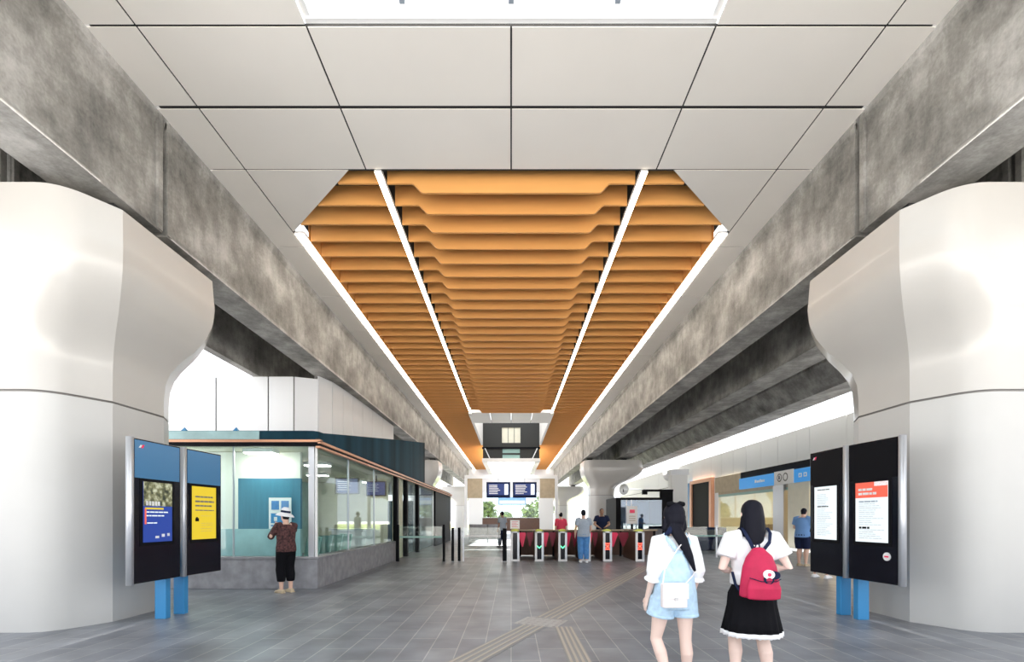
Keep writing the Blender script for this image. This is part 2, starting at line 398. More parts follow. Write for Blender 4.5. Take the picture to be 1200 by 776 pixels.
for sx, nm in ((-1, 'left'), (1, 'right')):
    for y, wh in ((7.3, 'nearest, beside the display totem'), (34.75, 'middle, beyond the gates'), (62.0, 'farthest, at the hall end')):
        t = thing('concrete_pier', 'pale flared concrete pier on the %s, %s' % (nm, wh), 'pillar', (0, y, 0), 0, 'flared viaduct piers')
        a = MB(); loft(a, [(0, pier_outline(0, sx)), (3.07, pier_outline(0, sx))], 'pier_low'); o = a.build('shaft', t)
        a = MB(); loft(a, [(3.07, pier_outline(-.03, sx)), (3.1, pier_outline(-.03, sx))], 'joint_grey'); a.build('joint', t)
        a = MB(); zs = [3.1, 3.35, 3.5]+[3.6+.1*i for i in range(20)]; loft(a, [(z, pier_outline(tz(z), sx)) for z in zs], 'pier'); a.build('crosshead', t)
        for c in t.children:
            if c.name.startswith(('shaft', 'crosshead')):
                e = c.modifiers.new('e', 'EDGE_SPLIT'); e.split_angle = math.radians(17)
        for xx in (5.5, 7.9):
            for yy in (-.6, .5):
                if xx < 6 or True: MB().box(min(sx*(xx-.2), sx*(xx+.2)), max(sx*(xx-.2), sx*(xx+.2)), yy-.25, yy+.25, 5.5, 5.66, 'rubber').build('bearing_pad', t)

# ------------------------------------------------------------------ left ticket office
TO = thing('ticket_office', 'glazed ticket office with grey stone plinth and copper trim beside the left pier', 'kiosk building', (-4, 10, 0))
def B(name, *a, **k): pass
def part(root, name, boxes, **k):
    b = MB()
    for bx in boxes: b.box(*bx)
    return b.build(name, root, **k)
part(TO, 'plinth', [(-6, 0, 0, .25, 0, .62, 'stone'), (-.25, 0, .25, 7.1, 0, .62, 'stone')], bevel=.01)
part(TO, 'plinth_coping', [(-6, .03, -.03, .28, .62, .66, 'stone'), (-.28, .03, .28, 7.1, .62, .66, 'stone')])
part(TO, 'inner_floor', [(-6, -.25, .25, 20, 0, .05, 'stone')])
for x in (-3.5, -1.8): part(TO, 'mullion', [(x-.015, x+.015, .1, .13, .66, 3.0, 'silver')])
part(TO, 'glass_pane', [(-6, -.06, .1, .115, .66, 3.0, 'glass_teal')])
part(TO, 'glass_pane', [(-.115, -.1, .2, 7.0, .66, 3.0, 'glass_teal')])
part(TO, 'glass_pane', [(-.115, -.1, 7.9, 15.4, .05, 3.0, 'glass_teal')])
part(TO, 'corner_post', [(-.2, -.08, .02, .14, .66, 3.0, 'silver')])
part(TO, 'corner_trim', [(-.06, -.02, .02, .06, .66, 3.0, 'white')])
for y in (2.2, 4.5): part(TO, 'mullion', [(-.13, -.09, y-.015, y+.015, .66, 3.0, 'silver')])
for y in (7.0, 8.6, 10.9): part(TO, 'door_frame', [(-.15, .0, y, y+.22, 0, 3.0, 'black')])
part(TO, 'light_pillar', [(-.4, -.1, 7.9, 8.3, 0, 3.0, 'cream')])
part(TO, 'black_panel', [(-.1, 0, 15.6, 22, 0, 3.0, 'black')])
part(TO, 'roof', [(-6, 0, .05, 21.8, 3.0, 3.12, 'dark_facade')])
part(TO, 'copper_trim', [(-6, .1, -.1, -.02, 3.02, 3.07, 'copper'), (.04, .1, -.1, 22, 2.99, 3.045, 'copper'), (.02, .07, -.1, 22, 2.945, 2.985, 'black'), (-6, .07, -.08, -.02, 2.94, 3.02, 'black'), (.0, .09, -.1, 22, 2.90, 2.94, 'copper')])
# rising parapet of dark glass
b = MB(); pl = [(-6, 0), (-2.6, 0), (-.25, 0), (-.1, .02), (-.02, .1), (0, .3)]+[(.02+.10*math.sin(PI*min(1, i/10)), .3+i*1.2) for i in range(1, 11)]+[(-.2, 12.9), (-.7, 13.4), (-1.6, 13.6)]
def ptop(x, y): return 3.27+(.14*max(0, y-.3) if y > .3 else 0)
vs = []; fs = []; ml = []
for x, y in pl: vs += [(x, y, 3.07), (x, y, ptop(x, y)), (x-.06, y+.05, ptop(x, y)), (x-.06, y+.05, 3.07)]
for i in range(len(pl)-1):
    for j in range(3): fs.append([4*i+j, 4*i+4+j, 4*i+5+j, 4*i+1+j])
b.add(vs, fs, 'drum_glass'); b.build('parapet', TO)
part(TO, 'parapet_reflection', [(-6, -1.2, -.02, -.005, 3.09, 3.26, 'teal_low')])  # pale opaque strip paints a reflection on the parapet front
for x in (-3.0, -1.9):
    MB().add([(-.13, -.1, 3.2), (.13, -.1, 3.2), (.13, .1, 3.2), (-.13, .1, 3.2), (0, 0, 3.4)], [[0, 1, 4], [1, 2, 4], [2, 3, 4], [3, 0, 4], [3, 2, 1, 0]], 'blue_post').build('roof_finial', TO, loc=(x+.05, .3, 0))
# inside the office
part(TO, 'inner_wall', [(-5.9, -.75, .9, 1.0, .05, 1.22, 'teal_low'), (-5.9, -2.15, .9, 1.0, 1.22, 2.95, 'warm_white'), (-2.15, -.75, .9, 1.0, 2.36, 2.95, 'warm_white'), (-2.15, -.75, .9, 1.0, 1.22, 2.36, 'teal_board')])
part(TO, 'back_wall', [(-4.6, -4.5, 1, 20, .05, 2.98, 'teal_low')])
part(TO, 'cross_wall', [(-4.5, -1.2, 10.4, 10.5, .05, 2.98, 'cream'), (-1.2, -.15, 10.4, 10.5, .05, 2.2, 'drum_glass')])
part(TO, 'office_ceiling', [(-5.9, -.2, .2, 20, 2.96, 2.99, 'cream')])
for k, (x, y) in enumerate(((-1.2, 3.0), (-2.4, 6.0), (-3.5, .55), (-1.5, 9), (-1.45, .55))):  # last lamp is added to brighten the wall behind the front glass
    t = thing('ceiling_lamp', 'bright square lamp under the ticket office ceiling, %s' % ('nearest the glass side', 'in the middle', 'by the front glass beside the pier', 'deepest inside', 'added to brighten the front wall above the poster')[k], 'ceiling light', (-4+x, 10+y, 2.86), 0, 'ticket office lamps')
    MB().box(-.3, .3, -.15, .15, 0, .02, 'room_lamp').build('diffuser', t); MB().box(-.32, .32, -.17, .17, .02, .1, 'white').build('housing', t)
po = thing('notice_board', 'white and blue notice poster on the teal board inside the front glass', 'poster', (-5.18, 10.84, 1.57))
b = MB(); b.box(-.25, .25, 0, .02, -.35, .35, 'paper')
b.box(-.19, -.02, -.006, 0, .08, .28, 'jeans'); b.box(.03, .2, -.006, 0, .08, .28, 'blue_cloth'); b.box(-.2, .2, -.006, 0, -.22, .0, 'blue_post')
b.box(-.13, -.06, -.009, -.005, -.17, -.08, 'paper'); b.box(.05, .12, -.009, -.005, -.14, -.06, 'paper'); b.box(-.2, .2, -.006, 0, -.29, -.26, 'jeans'); b.build('sheet', po)
def monitor(loc, rz, lab, w=.75, h=.45):
    t = thing('hanging_monitor', lab, 'screen', loc, rz, 'ticket office monitors')
    MB().box(-w/2, w/2, 0, .08, -h/2, h/2, 'black').build('casing', t, bevel=.01); s = MB(); s.box(-w/2+.04, w/2-.04, -.006, 0, -h/2+.04, h/2-.04, 'board_screen')
    for i in range(5): s.box(-w/2+.08, w/2-.3+.1*random.random(), -.009, -.006, h/2-.12-.06*i, h/2-.105-.06*i, 'paper')
    s.build('display', t); MB().box(-.02, .02, .02, .06, h/2, h/2+.25, 'black').build('bracket', t); return t
monitor((-4.75, 14.0, 2.4), 0, 'black ceiling-hung monitor inside the ticket office, nearer the front', .7, .48)
monitor((-4.72, 16.9, 2.5), 0, 'black ceiling-hung monitor inside the ticket office, nearer the door', .7, .52)
ch0 = None
for k in range(4):
    lab = 'pale green waiting chair behind the ticket office side glass, %s from the front' % ('first', 'second', 'third', 'fourth')[k]
    if ch0 is None:
        ch0 = thing('waiting_chair', lab, 'chair', (-4.75, 11.2, .05), 0, 'waiting chairs')
        MB().box(-.23, .23, -.23, .23, .43, .47, 'seat_teal').build('seat', ch0, bevel=.01)
        b = MB(); b.prism([(.2, .45), (.24, .45), (.36, .98), (.32, .98)], -.23, .23, 'seat_teal', 'x'); b.build('backrest', ch0)
        for x in (-.2, .2):
            for y in (-.2, .2): MB().tube([(x, y, 0), (x*.95, y*.95, .44)], .014, 'steel', 8).build('leg', ch0)
        t = ch0
    else: t = copy_tree(ch0)
    t.location = (-4.75, 11.0+.72*k, .05); t.rotation_euler.z = -.5; t['label'] = lab
t = thing('service_counter', 'white service counter with grey top inside the ticket office', 'counter', (-5.0, 14.8, .05))
MB().box(-.5, .55, 0, .9, 0, 1.05, 'white').build('front_panel', t, bevel=.01); MB().box(-.55, .6, -.05, .95, 1.05, 1.09, 'silver').build('worktop', t)

# white panelled wall behind the office
pw = [(-10, 14), (-8.54, 14), (-7.03, 14), (-6.29, 14), (-5.68, 14.25), (-5.5, 14.9), (-5.45, 15.7), (-5.42, 16.6), (-5.4, 17.6), (-5.38, 18.8), (-5.36, 20.2), (-5.34, 22)]
b = MB()
for i in range(len(pw)-1):
    p = Vector(pw[i]); q = Vector(pw[i+1]); d = (q-p).normalized(); p = p+d*.02; q = q-d*.02; z1 = 5.56 if i < 4 else 5.66
    n = Vector((-d.y, d.x))*.08; b.prism([p[:], q[:], (q+n)[:], (p+n)[:]], 3.12, z1, 'wallwhite')
    n2 = n*.5; b.prism([(p-d*.05+n2)[:], (q+d*.05+n2)[:], (q+d*.05+n*1.5)[:], (p-d*.05+n*1.5)[:]], 3.1, z1-.02, 'joint_grey')
struct(b.build('wall_upper'))

# glass gate and posts beyond the office corner
t = thing('glass_gate', 'frameless glass gate between black posts beside the ticket office', 'gate', (-3.9, 16.4, 0))
MB().box(.12, 1.55, 0, .012, .12, 1.2, 'glass_clear').build('glass', t); MB().box(.12, 1.55, -.01, .02, .80, .86, 'seat_teal').build('rail', t)
MB().box(0, .1, -.05, .05, 0, 1.25, 'black').build('post', t); MB().box(1.58, 1.66, -.04, .04, 0, 1.25, 'black').build('post', t)
for x, l in ((-1.98, 'left one of the close pair'), (-1.76, 'right one of the close pair')):
    t = thing('black_post', 'slim black gate post standing on the paving, %s' % l, 'post', (x, 16.4, 0), 0, 'slim posts')
    MB().box(-.045, .045, -.045, .045, 0, 1.15, 'black').build('shaft', t, bevel=.008); MB().box(-.07, .07, -.07, .07, 0, .012, 'steel').build('foot_plate', t)
t = thing('glass_gate', 'clear swing gate left of the ticket barriers', 'gate', (-1.66, 16.4, 0))
MB().box(0, 1.3, 0, .012, .15, 1.15, 'glass_clear').build('glass', t); MB().box(0, 1.3, -.01, .02, .84, .89, 'white').build('rail', t); MB().box(.02, .06, -.02, .03, 0, 1.15, 'silver').build('hinge_post', t)

# ------------------------------------------------------------------ ticket barriers
def gate(x, sign, lab, lane):
    t = thing('ticket_barrier', lab, 'ticket gate', (x, 16.4, 0), 0, 'ticket barriers')
    MB().prism([(.04, 0), (2.0, 0), (2.0, .95), (1.85, 1.02), (.04, 1.02)], -.11, .11, 'brown', 'x').build('body', t, bevel=.01)
    b = MB(); b.box(-.15, .15, 0, .06, 0, .07, 'white'); b.box(-.15, -.075, 0, .06, .07, 1.02, 'white'); b.box(.075, .15, 0, .06, .07, 1.02, 'silver'); b.box(-.15, .15, 0, .06, .97, 1.02, 'white'); b.build('front_frame', t, bevel=.006)
    MB().box(-.075, .075, .015, .05, .07, .97, 'black_gloss').build('front_glass', t)
    MB().tube([(0, .12, 1.03), (0, .5, 1.03)], [(.14, .07), (.12, .03)], 'lime', 14, ref=(0, 0, 1)).build('card_reader', t)
    MB().box(-.06, .06, .7, 1.3, 1.02, 1.035, 'black').build('top_plate', t)
    if sign == 'go':
        b = MB()
        b.prism([(-.07, .50), (0, .43), (.07, .50), (.07, .545), (0, .475), (-.07, .545)], .006, .014, 'green_led', 'y'); b.build('arrow_light', t)
    elif sign == 'stop':
        b = MB(); b.beam((-.05, .01, .46), (.05, .01, .56), .008, .03, 'red_led'); b.beam((-.05, .01, .56), (.05, .01, .46), .008, .03, 'red_led'); b.box(-.07, .07, .006, .012, .40, .43, 'red_led'); b.box(-.07, .07, .006, .012, .59, .62, 'red_led'); b.build('cross_light', t)
    if lane:
        w = lane/2-.15
        MB().prism([(.15, .96), (.15+w*.85, .96), (.15+w*.95, .9), (.15+w*.55, .45), (.15+w*.4, .45), (.15, .8)], .8, .815, 'crimson', 'y').build('paddle', t)
        MB().prism([(lane-.15, .96), (lane-.15-w*.85, .96), (lane-.15-w*.95, .9), (lane-.15-w*.55, .45), (lane-.15-w*.4, .45), (lane-.15, .8)], 1.0, 1.015, 'crimson_dark', 'y').build('paddle', t)
    return t
for (x, sg, lab, lane) in ((.13, None, 'ticket barrier with a paper notice on top, leftmost in the row', .82), (.955, 'go', 'ticket barrier with green arrow, between the notice and the next arrow gate', .8), (1.75, 'go', 'ticket barrier with green arrow just left of the man in jeans', .8),
                     (2.545, None, 'ticket barrier hidden behind the man in blue jeans', .72), (3.27, 'stop', 'ticket barrier with red cross just right of the man in jeans', 1.1), (4.37, 'stop', 'rightmost ticket barrier with red cross, beside the wide lane', 0)):
    gate(x, sg, lab, lane)
t = thing('notice_sign', 'square white notice with faint red lettering on the leftmost barrier', 'sign', (.13, 16.6, 1.08))
b = MB(); b.box(-.16, .16, 0, .02, .02, .32, 'paper')
for i in range(5): b.box(-.11, .11-.05*(i % 2), -.004, 0, .26-.045*i, .272-.045*i, 'pink_cloth')
b.build('sheet', t); MB().box(-.14, .14, -.01, .03, 0, .03, 'tan').build('holder', t)
t = thing('barrier_screen', 'low brown timber screen standing behind the ticket barriers', 'screen wall', (0, 18.75, 0))
MB().box(.3, 5.6, 0, .06, .04, .98, 'brown').build('panel', t); MB().box(.25, 5.65, -.06, .12, .98, 1.03, 'tan').build('top_rail', t)
for x in (.3, 1.6, 2.9, 4.2, 5.5): MB().box(x, x+.08, -.02, .08, 0, .98, 'black').build('upright', t)
t = thing('black_post', 'thick black post left of the ticket barriers', 'post', (-.22, 16.4, 0)); MB().box(-.07, .07, -.05, .05, 0, 1.12, 'black').build('shaft', t, bevel=.01); MB().box(-.1, .1, -.08, .08, 0, .015, 'steel').build('foot_plate', t)

# ------------------------------------------------------------------ bridge over the well, departure boards, end wall
t = thing('overhead_bridge', 'dark panelled overhead bridge with pale window and white underside above the concourse', 'footbridge', (0, 39, 6.06))
b = MB(); b.box(-2.28, -.75, 0, .3, 1.15, 3.35, 'dark_facade'); b.box(.75, 2.28, 0, .3, 1.15, 3.35, 'dark_facade'); b.box(-.75, .75, 0, .3, 1.15, 1.5, 'dark_facade'); b.box(-.75, .75, 0, .3, 2.75, 3.35, 'dark_facade'); b.build('facade', t)
MB().box(-.75, .75, .1, .14, 1.5, 2.75, 'cream').build('window', t)
for x in (-.25, .25): MB().box(x-.02, x+.02, .06, .1, 1.5, 2.75, 'joint_grey').build('window_bar', t)
MB().box(-2.34, 2.34, -.12, .3, 1.02, 1.15, 'black').build('ledge', t)
b = MB(); b.box(-2.28, -.7, 0, .1, .25, 1.02, 'dark_facade'); b.box(.7, 2.28, 0, .1, .25, 1.02, 'dark_facade'); b.box(-.7, .7, .05, .1, .25, 1.02, 'seat_teal'); b.box(-.7, .7, .0, .05, .55, .68, 'dark_facade'); b.build('lower_glazing', t)
for sx in (-1, 1): MB().beam((sx*2.1, -.1, 1.05), (sx*1.7, -.1, .2), .06, .08, 'white').build('brace', t)
MB().box(-2.34, 2.34, -.1, 11, 0, .25, 'white_panel').build('underside', t)
MB().box(-1.9, 1.9, .6, 10, -.03, 0, 'soffit_lamp').build('light_panel', t)

t = thing('portal_frame', 'white portal frame spanning the concourse behind the departure boards', 'frame', (0, 41, 0))
MB().box(-3.95, 3.95, 0, .3, 4.85, 5.15, 'white').build('crossbeam', t)
for sx in (-1, 1): MB().box(sx*3.85-.12, sx*3.85+.12, 0, .3, 0, 4.85, 'white').build('column', t); MB().box(min(sx*2.45, sx*3.7), max(sx*2.45, sx*3.7), .05, .25, 3.2, 4.85, 'tan').build('side_panel', t)
for sx, l in ((-1, 'left'), (1, 'right')):
    t = thing('departure_board', 'dark blue departure screen hanging over the concourse, %s of the pair' % l, 'screen', (sx*1.115+.03, 40.9, 3.9), 0, 'departure boards')
    MB().box(-1.01, 1.01, 0, .25, -.68, .65, 'navy_cloth').build('casing', t, bevel=.04)
    s = MB(); s.box(-.88, .88, -.01, 0, -.46, .5, 'board_screen'); s.box(.52, .82, -.015, -.01, -.42, .46, 'board_white')
    for i in range(6): s.box(-.78, -.1+.3*random.random(), -.014, -.01, .34-.14*i, .40-.14*i, 'paper')
    s.build('display', t); MB().box(-.05, .05, .12, .2, .65, .96, 'silver').build('hanger', t)

b = MB()
b.box(-5.1, -3.45, 58, 58.3, 0, 5.6, 'wallgrey'); b.box(3.4, 5.1, 58, 58.3, 0, 5.6, 'wallgrey'); b.box(-3.45, 3.4, 58, 58.3, 0, 1.55, 'brown'); b.box(-3.45, 3.4, 58, 58.3, 4.7, 5.6, 'wallwhite'); b.box(-5.1, 5.1, 58, 58.3, 5.6, 7.35, 'wallwhite'); struct(b.build('wall_far'))
w = MB()
for x in (-3.45, -1.2, 1.1, 3.3): w.box(x, x+.1, 58, 58.15, 1.55, 4.7, 'white')
w.box(-3.45, 3.4, 58, 58.15, 4.6, 4.7, 'white'); w.box(-3.45, 3.4, 58, 58.15, 1.5, 1.6, 'white'); w.box(-3.4, 3.35, 58.06, 58.08, 1.6, 4.6, 'glass_sky'); struct(w.build('window_1'))
t = thing('blue_banner', 'pale blue sign panel hanging in front of the far window', 'sign', (.1, 49, 3.0)); MB().box(-1.4, 1.4, 0, .06, -.15, .65, 'blue_cloth').build('panel', t); MB().box(-1.3, 1.3, -.01, 0, -.05, .3, 'screen_white').build('face', t)
for x in (-1.2, 1.2): MB().box(x-.02, x+.02, .02, .05, .65, 3.05, 'silver').build('hanger', t)
t = thing('blue_grey_fence', 'blue-grey panel fence low across the concourse left of the barriers', 'fence', (-2.6, 30, 0)); MB().box(0, 2.3, 0, .04, .25, 1.1, 'stone').build('panel', t); MB().box(0, 2.35, -.03, .07, .18, .25, 'white').build('bottom_rail', t)
for x in (0, 1.15, 2.3): MB().box(x-.03, x+.03, 0, .05, 0, 1.1, 'silver').build('upright', t)

# greenery beyond the far window
struct(MB().box(-40, 40, 66, 130, -.06, -.03, 'lawn').build('ground_lawn'))
def tree(x, y, h, r, lab):
    t = thing('tree', lab, 'tree', (x, y, 0), 0, 'trees beyond the far window')
    MB().tube([(0, 0, 0), (.1, 0, h*.5)], [.15, .09], 'brown', 8).build('trunk', t)
    b = MB()
    for i in range(160):
        v = Vector((random.gauss(0, 1), random.gauss(0, 1), random.gauss(0, 1))).normalized()*(random.random()**.4)*r; c = Vector((0, 0, h*.65))+v; s = .18+.2*random.random()
        n = Vector((random.gauss(0, 1), random.gauss(0, 1), random.gauss(0, 1))).normalized(); a = n.orthogonal().normalized()*s; d = n.cross(a)
        b.add([c-a-d, c+a-d, c+a+d, c-a+d, c+n*.12], [[0, 1, 4], [1, 2, 4], [2, 3, 4], [3, 0, 4]], 'leaf')
    b.build('crown', t)
tree(-3.6, 74, 3.8, 1.7, 'round green tree beyond the far window, left of centre'); tree(2.9, 72, 3.4, 1.3, 'round green tree beyond the far window, right of centre'); tree(-1, 86, 2.4, 1.2, 'small green tree far beyond the end window, behind the banner'); tree(5.2, 80, 5, 2, 'taller green tree beyond the far window at its right edge')

# ------------------------------------------------------------------ right side shops
b = MB(); ys = [12.5, 15, 17.6, 20.2, 22.7, 23.7, 25.4, 27.1, 28.8, 30.5, 32.2, 33.9, 35.6, 37.3, 39, 41, 43.5, 46, 49, 52, 56, 62]
for y0, y1 in zip(ys, ys[1:]): b.box(14, 14.08, y0+.02, y1-.02, 4.25, 5.8, 'wallgrey')
b.box(14.05, 14.3, 12.5, 62, 4.2, 5.78, 'joint_grey'); b.box(14.05, 14.3, 38, 62, 0, 4.2, 'wallgrey'); b.box(14.05, 14.3, 12.5, 20.0, 0, 4.2, 'wallgrey'); struct(b.build('wall_right'))
t = thing('shop', 'warmly lit shop unit under the panelled right wall', 'shop', (14, 20, 0))
MB().box(0, 5.5, 13.0, 13.2, 0, 4.2, 'cream').build('side_wall', t); MB().box(5.3, 5.5, 0, 13, 0, 4.2, 'cream').build('back_wall', t); MB().box(0, 5.5, 0, .2, 0, 4.2, 'cream').build('side_wall', t)
MB().box(0, 5.5, 0, 13, 3.4, 3.5, 'cream').build('ceiling_board', t)
MB().box(-.04, .05, 0, 13, 3.05, 3.42, 'tan').build('header_trim', t); MB().box(-.02, .02, 0, 13, 2.9, 3.05, 'seat_teal').build('glass_band', t)
MB().box(-.1, .15, 9.4, 13, 3.2, 4.2, 'tan').build('header_box', t); MB().box(-.05, .15, 0, 9.4, 3.88, 4.24, 'black').build('fascia', t)
for y in (3.0, 6.5, 10): MB().box(1, 4.5, y, y+.5, 3.36, 3.4, 'warm_shop').build('ceiling_light', t)
MB().box(-.15, .1, 4.6, 5.6, 0, 3.2, 'steel').build('metal_column', t); MB().box(-.1, .15, 2.6, 4.3, 0, 3.2, 'cream').build('plain_column', t); MB().box(-.05, .12, 12.6, 13.2, 0, 4.2, 'white').build('end_post', t)
MB().box(0, .04, 5.7, 12.5, .1, 2.9, 'glass_clear').build('shop_glass', t)
for y, z in ((7.5, 1), (9.0, 1.6), (10.5, 1.1)): MB().box(2.2, 2.8, y, y+.9, 0, z, 'tan').build('display_case', t); MB().box(2.18, 2.2, y+.1, y+.5, z*.5, z*.8, 'crimson').build('goods_panel', t)
t = thing('shop_sign', 'blue illuminated shop sign with white pictogram panel on the right wall', 'sign', (13.9, 22.4, 3.22))
MB().box(-.05, .05, 0, 7.0, 0, .64, 'blue_sign').build('panel', t); MB().box(-.07, -.05, 1.3, 3.05, -.02, .68, 'paper').build('pictogram_panel', t)
b = MB()
for y in (2.0, 2.55):   # two round pictograms
    pts = [(y+.22*math.cos(a*PI/8), .34+.22*math.sin(a*PI/8)) for a in range(16)]; b.prism(pts, -.075, -.07, 'joint_grey', 'x')
    pts = [(y+.15*math.cos(a*PI/8), .34+.15*math.sin(a*PI/8)) for a in range(16)]; b.prism(pts, -.08, -.074, 'paper', 'x')
b.box(-.085, -.08, 2.5, 2.6, .25, .45, 'navy_cloth'); b.build('pictograms', t)
b = MB()
yy = 5.1
for w_, h_ in ((.2, .16), (.16, .12), (.18, .12), (.12, .16), (.2, .12), (.16, .12)): b.box(-.06, -.05, yy-w_*.8, yy, .26, .26+h_, 'white'); yy -= w_*.9+.03
for y0 in (.25, .65): b.box(-.06, -.05, y0, y0+.25, .22, .42, 'white'); b.box(-.065, -.05, y0+.08, y0+.17, .27, .37, 'blue_sign')
b.build('lettering', t)
t = thing('copper_portal', 'black doorway framed in copper on the right wall', 'doorway', (13.85, 33.3, 0))
b = MB(); b.box(-.1, .2, 0, .35, 0, 4.3, 'copper'); b.box(-.1, .2, 3.6, 3.95, 0, 4.3, 'copper'); b.box(-.1, .2, .35, 3.6, 4.05, 4.3, 'copper'); b.build('frame', t)
MB().box(.0, .2, .35, 3.6, 0, 4.05, 'black').build('panel', t); MB().box(-.05, .2, 3.95, 4.7, 0, 4.2, 'blue_gloss').build('blue_strip', t)
for x, y, z, l in ((13.6, 41, 5.2, 'on the panelled wall above the white pillar'), (12.3, 52, 4.6, 'farther back above the blue glass booth')):
    t = thing('horn_loudspeaker', 'small round loudspeaker with dark centre %s' % l, 'loudspeaker', (x, y, z)); b = MB(); b.tube([(-.05, 0, 0), (-.25, -.2, 0)], [.35, .6], 'wallgrey', 16, cap=0); b.build('horn', t)
    MB().prism([(-.35, -.3), (.35, -.3), (0, .3)], -.32, -.27, 'black', 'x').build('driver', t)
    MB().tube([(-.05, 0, 0), (14.0-x, 0, 0)], .05, 'silver', 8).build('arm', t)
t = thing('glass_booth', 'pale blue glass booth with black frame behind the barriers on the right', 'booth', (5.2, 24, 0))
b = MB(); b.box(0, .25, 0, 2.5, 0, 2.5, 'black'); b.box(.25, 2.5, 0, 2.5, 2.38, 2.5, 'black'); b.box(2.3, 2.5, 0, 2.5, 0, 2.38, 'black'); b.box(.25, 2.3, 0, .1, 0, .95, 'stone'); b.build('frame', t)
MB().box(.25, 2.3, .04, .06, .95, 2.38, 'glass_booth').build('window', t); MB().box(.25, 2.3, 2.3, 2.4, 0, 2.38, 'grey_cloth').build('back_panel', t)
for x in (.5, .75): MB().box(x, x+.05, .02, .08, .95, 2.38, 'silver').build('mullion', t)
t = thing('notice_sign', 'white notice with red mark standing in front of the blue glass booth', 'sign', (5.75, 23, 0))
MB().box(-.05, .05, 0, .04, 0, 1.3, 'black').build('stand', t); b = MB(); b.box(-.25, .25, -.02, 0, 1.2, 2.05, 'paper'); b.box(-.12, .12, -.026, -.02, 1.72, 1.88, 'crimson')
for i in range(3): b.box(-.15, .15, -.026, -.02, 1.55-.1*i, 1.58-.1*i, 'tan')
b.build('sheet', t)
t = thing('black_door', 'tall black door leaf with bracket lamp right of the glass booth', 'door', (8.2, 26, 0)); MB().box(-.2, .5, 0, .1, 0, 2.9, 'black').build('leaf', t); MB().box(-1.1, .5, -.05, .05, 2.9, 3.02, 'black').build('bracket_arm', t); MB().box(-1.15, -.9, -.1, .1, 2.75, 3.0, 'black').build('lamp_head', t)
t = thing('white_pillar', 'plain white square pillar behind the girl in dungaree shorts', 'pillar', (9.4, 27, 0)); MB().box(-.45, .45, 0, .6, 0, 3.9, 'wallgrey').build('shaft', t, bevel=.02); MB().box(-.5, .5, -.05, .65, 3.9, 4.2, 'wallwhite').build('capital', t); MB().box(-.5, .5, -.05, .65, 0, .15, 'joint_grey').build('base', t)
t = thing('glass_balustrade', 'glass balustrade with pale rail right of the barriers', 'railing', (6.0, 18.2, 0))
MB().box(0, 3.4, 0, .012, .1, 1.15, 'glass_clear').build('glass', t); MB().box(0, 3.4, -.02, .03, .78, .83, 'seat_teal').build('rail', t)
for x in (0, 1.7, 3.36): MB().box(x, x+.05, -.02, .03, 0, 1.2, 'silver').build('post', t)
t = thing('ticket_machine', 'dark ticket machine row beyond the glass balustrade', 'ticket machine', (8.6, 22, 0)); MB().box(-1.2, 1.2, 0, .7, 0, 1.05, 'navy_cloth').build('cabinet', t, bevel=.03); MB().box(-1.0, 1.0, -.01, 0, .6, .95, 'black_gloss').build('front_glass', t)

# ------------------------------------------------------------------ tactile paving
def R2(a, p, c): return (c[0]+p[0]*math.cos(a)-p[1]*math.sin(a), c[1]+p[0]*math.sin(a)+p[1]*math.cos(a))
ang = math.radians(65)
def strip(lab, c, a, L, W, kind):
    b = MB(); b.box(0, L, -W/2, W/2, .0005, .005, 'tactile_light' if kind == 'dot' else 'tactile')
    if kind == 'bar':
        n = 4
        for i in range(n): y = -W/2+W*(i+.5)/n; b.box(0, L, y-.014, y+.014, .005, .011, 'tactile_bar')
    else:
        nx = int(L/.1); ny = int(W/.1)
        for i in range(nx):
            for j in range(ny):
                x = .05+.1*i; y = -W/2+.05+.1*j; b.prism([(x+.026*math.cos(q*PI/3), y+.026*math.sin(q*PI/3)) for q in range(6)], .005, .012, 'tactile_light')
    o = b.build('tactile_strip', loc=(c[0], c[1], 0), rz=a); tag(o, lab, 'tactile paving', 'tactile paving strips'); return o
strip('beige studded tactile warning tile where the guide strips meet', (.42-.25*math.cos(ang), 6.78-.25*math.sin(ang)), ang, .5, .62, 'dot')
strip('ribbed tactile guide strip running from the studded tile toward the barriers', (.53, 7.02), ang, 8.3, .38, 'bar')
strip('ribbed tactile guide strip running from the studded tile to the lower left', (.31, 6.54), ang+PI, 4.5, .34, 'bar')
strip('ribbed tactile guide strip running straight toward the viewer', (.70, 6.45), -PI/2, 4.5, .24, 'bar')

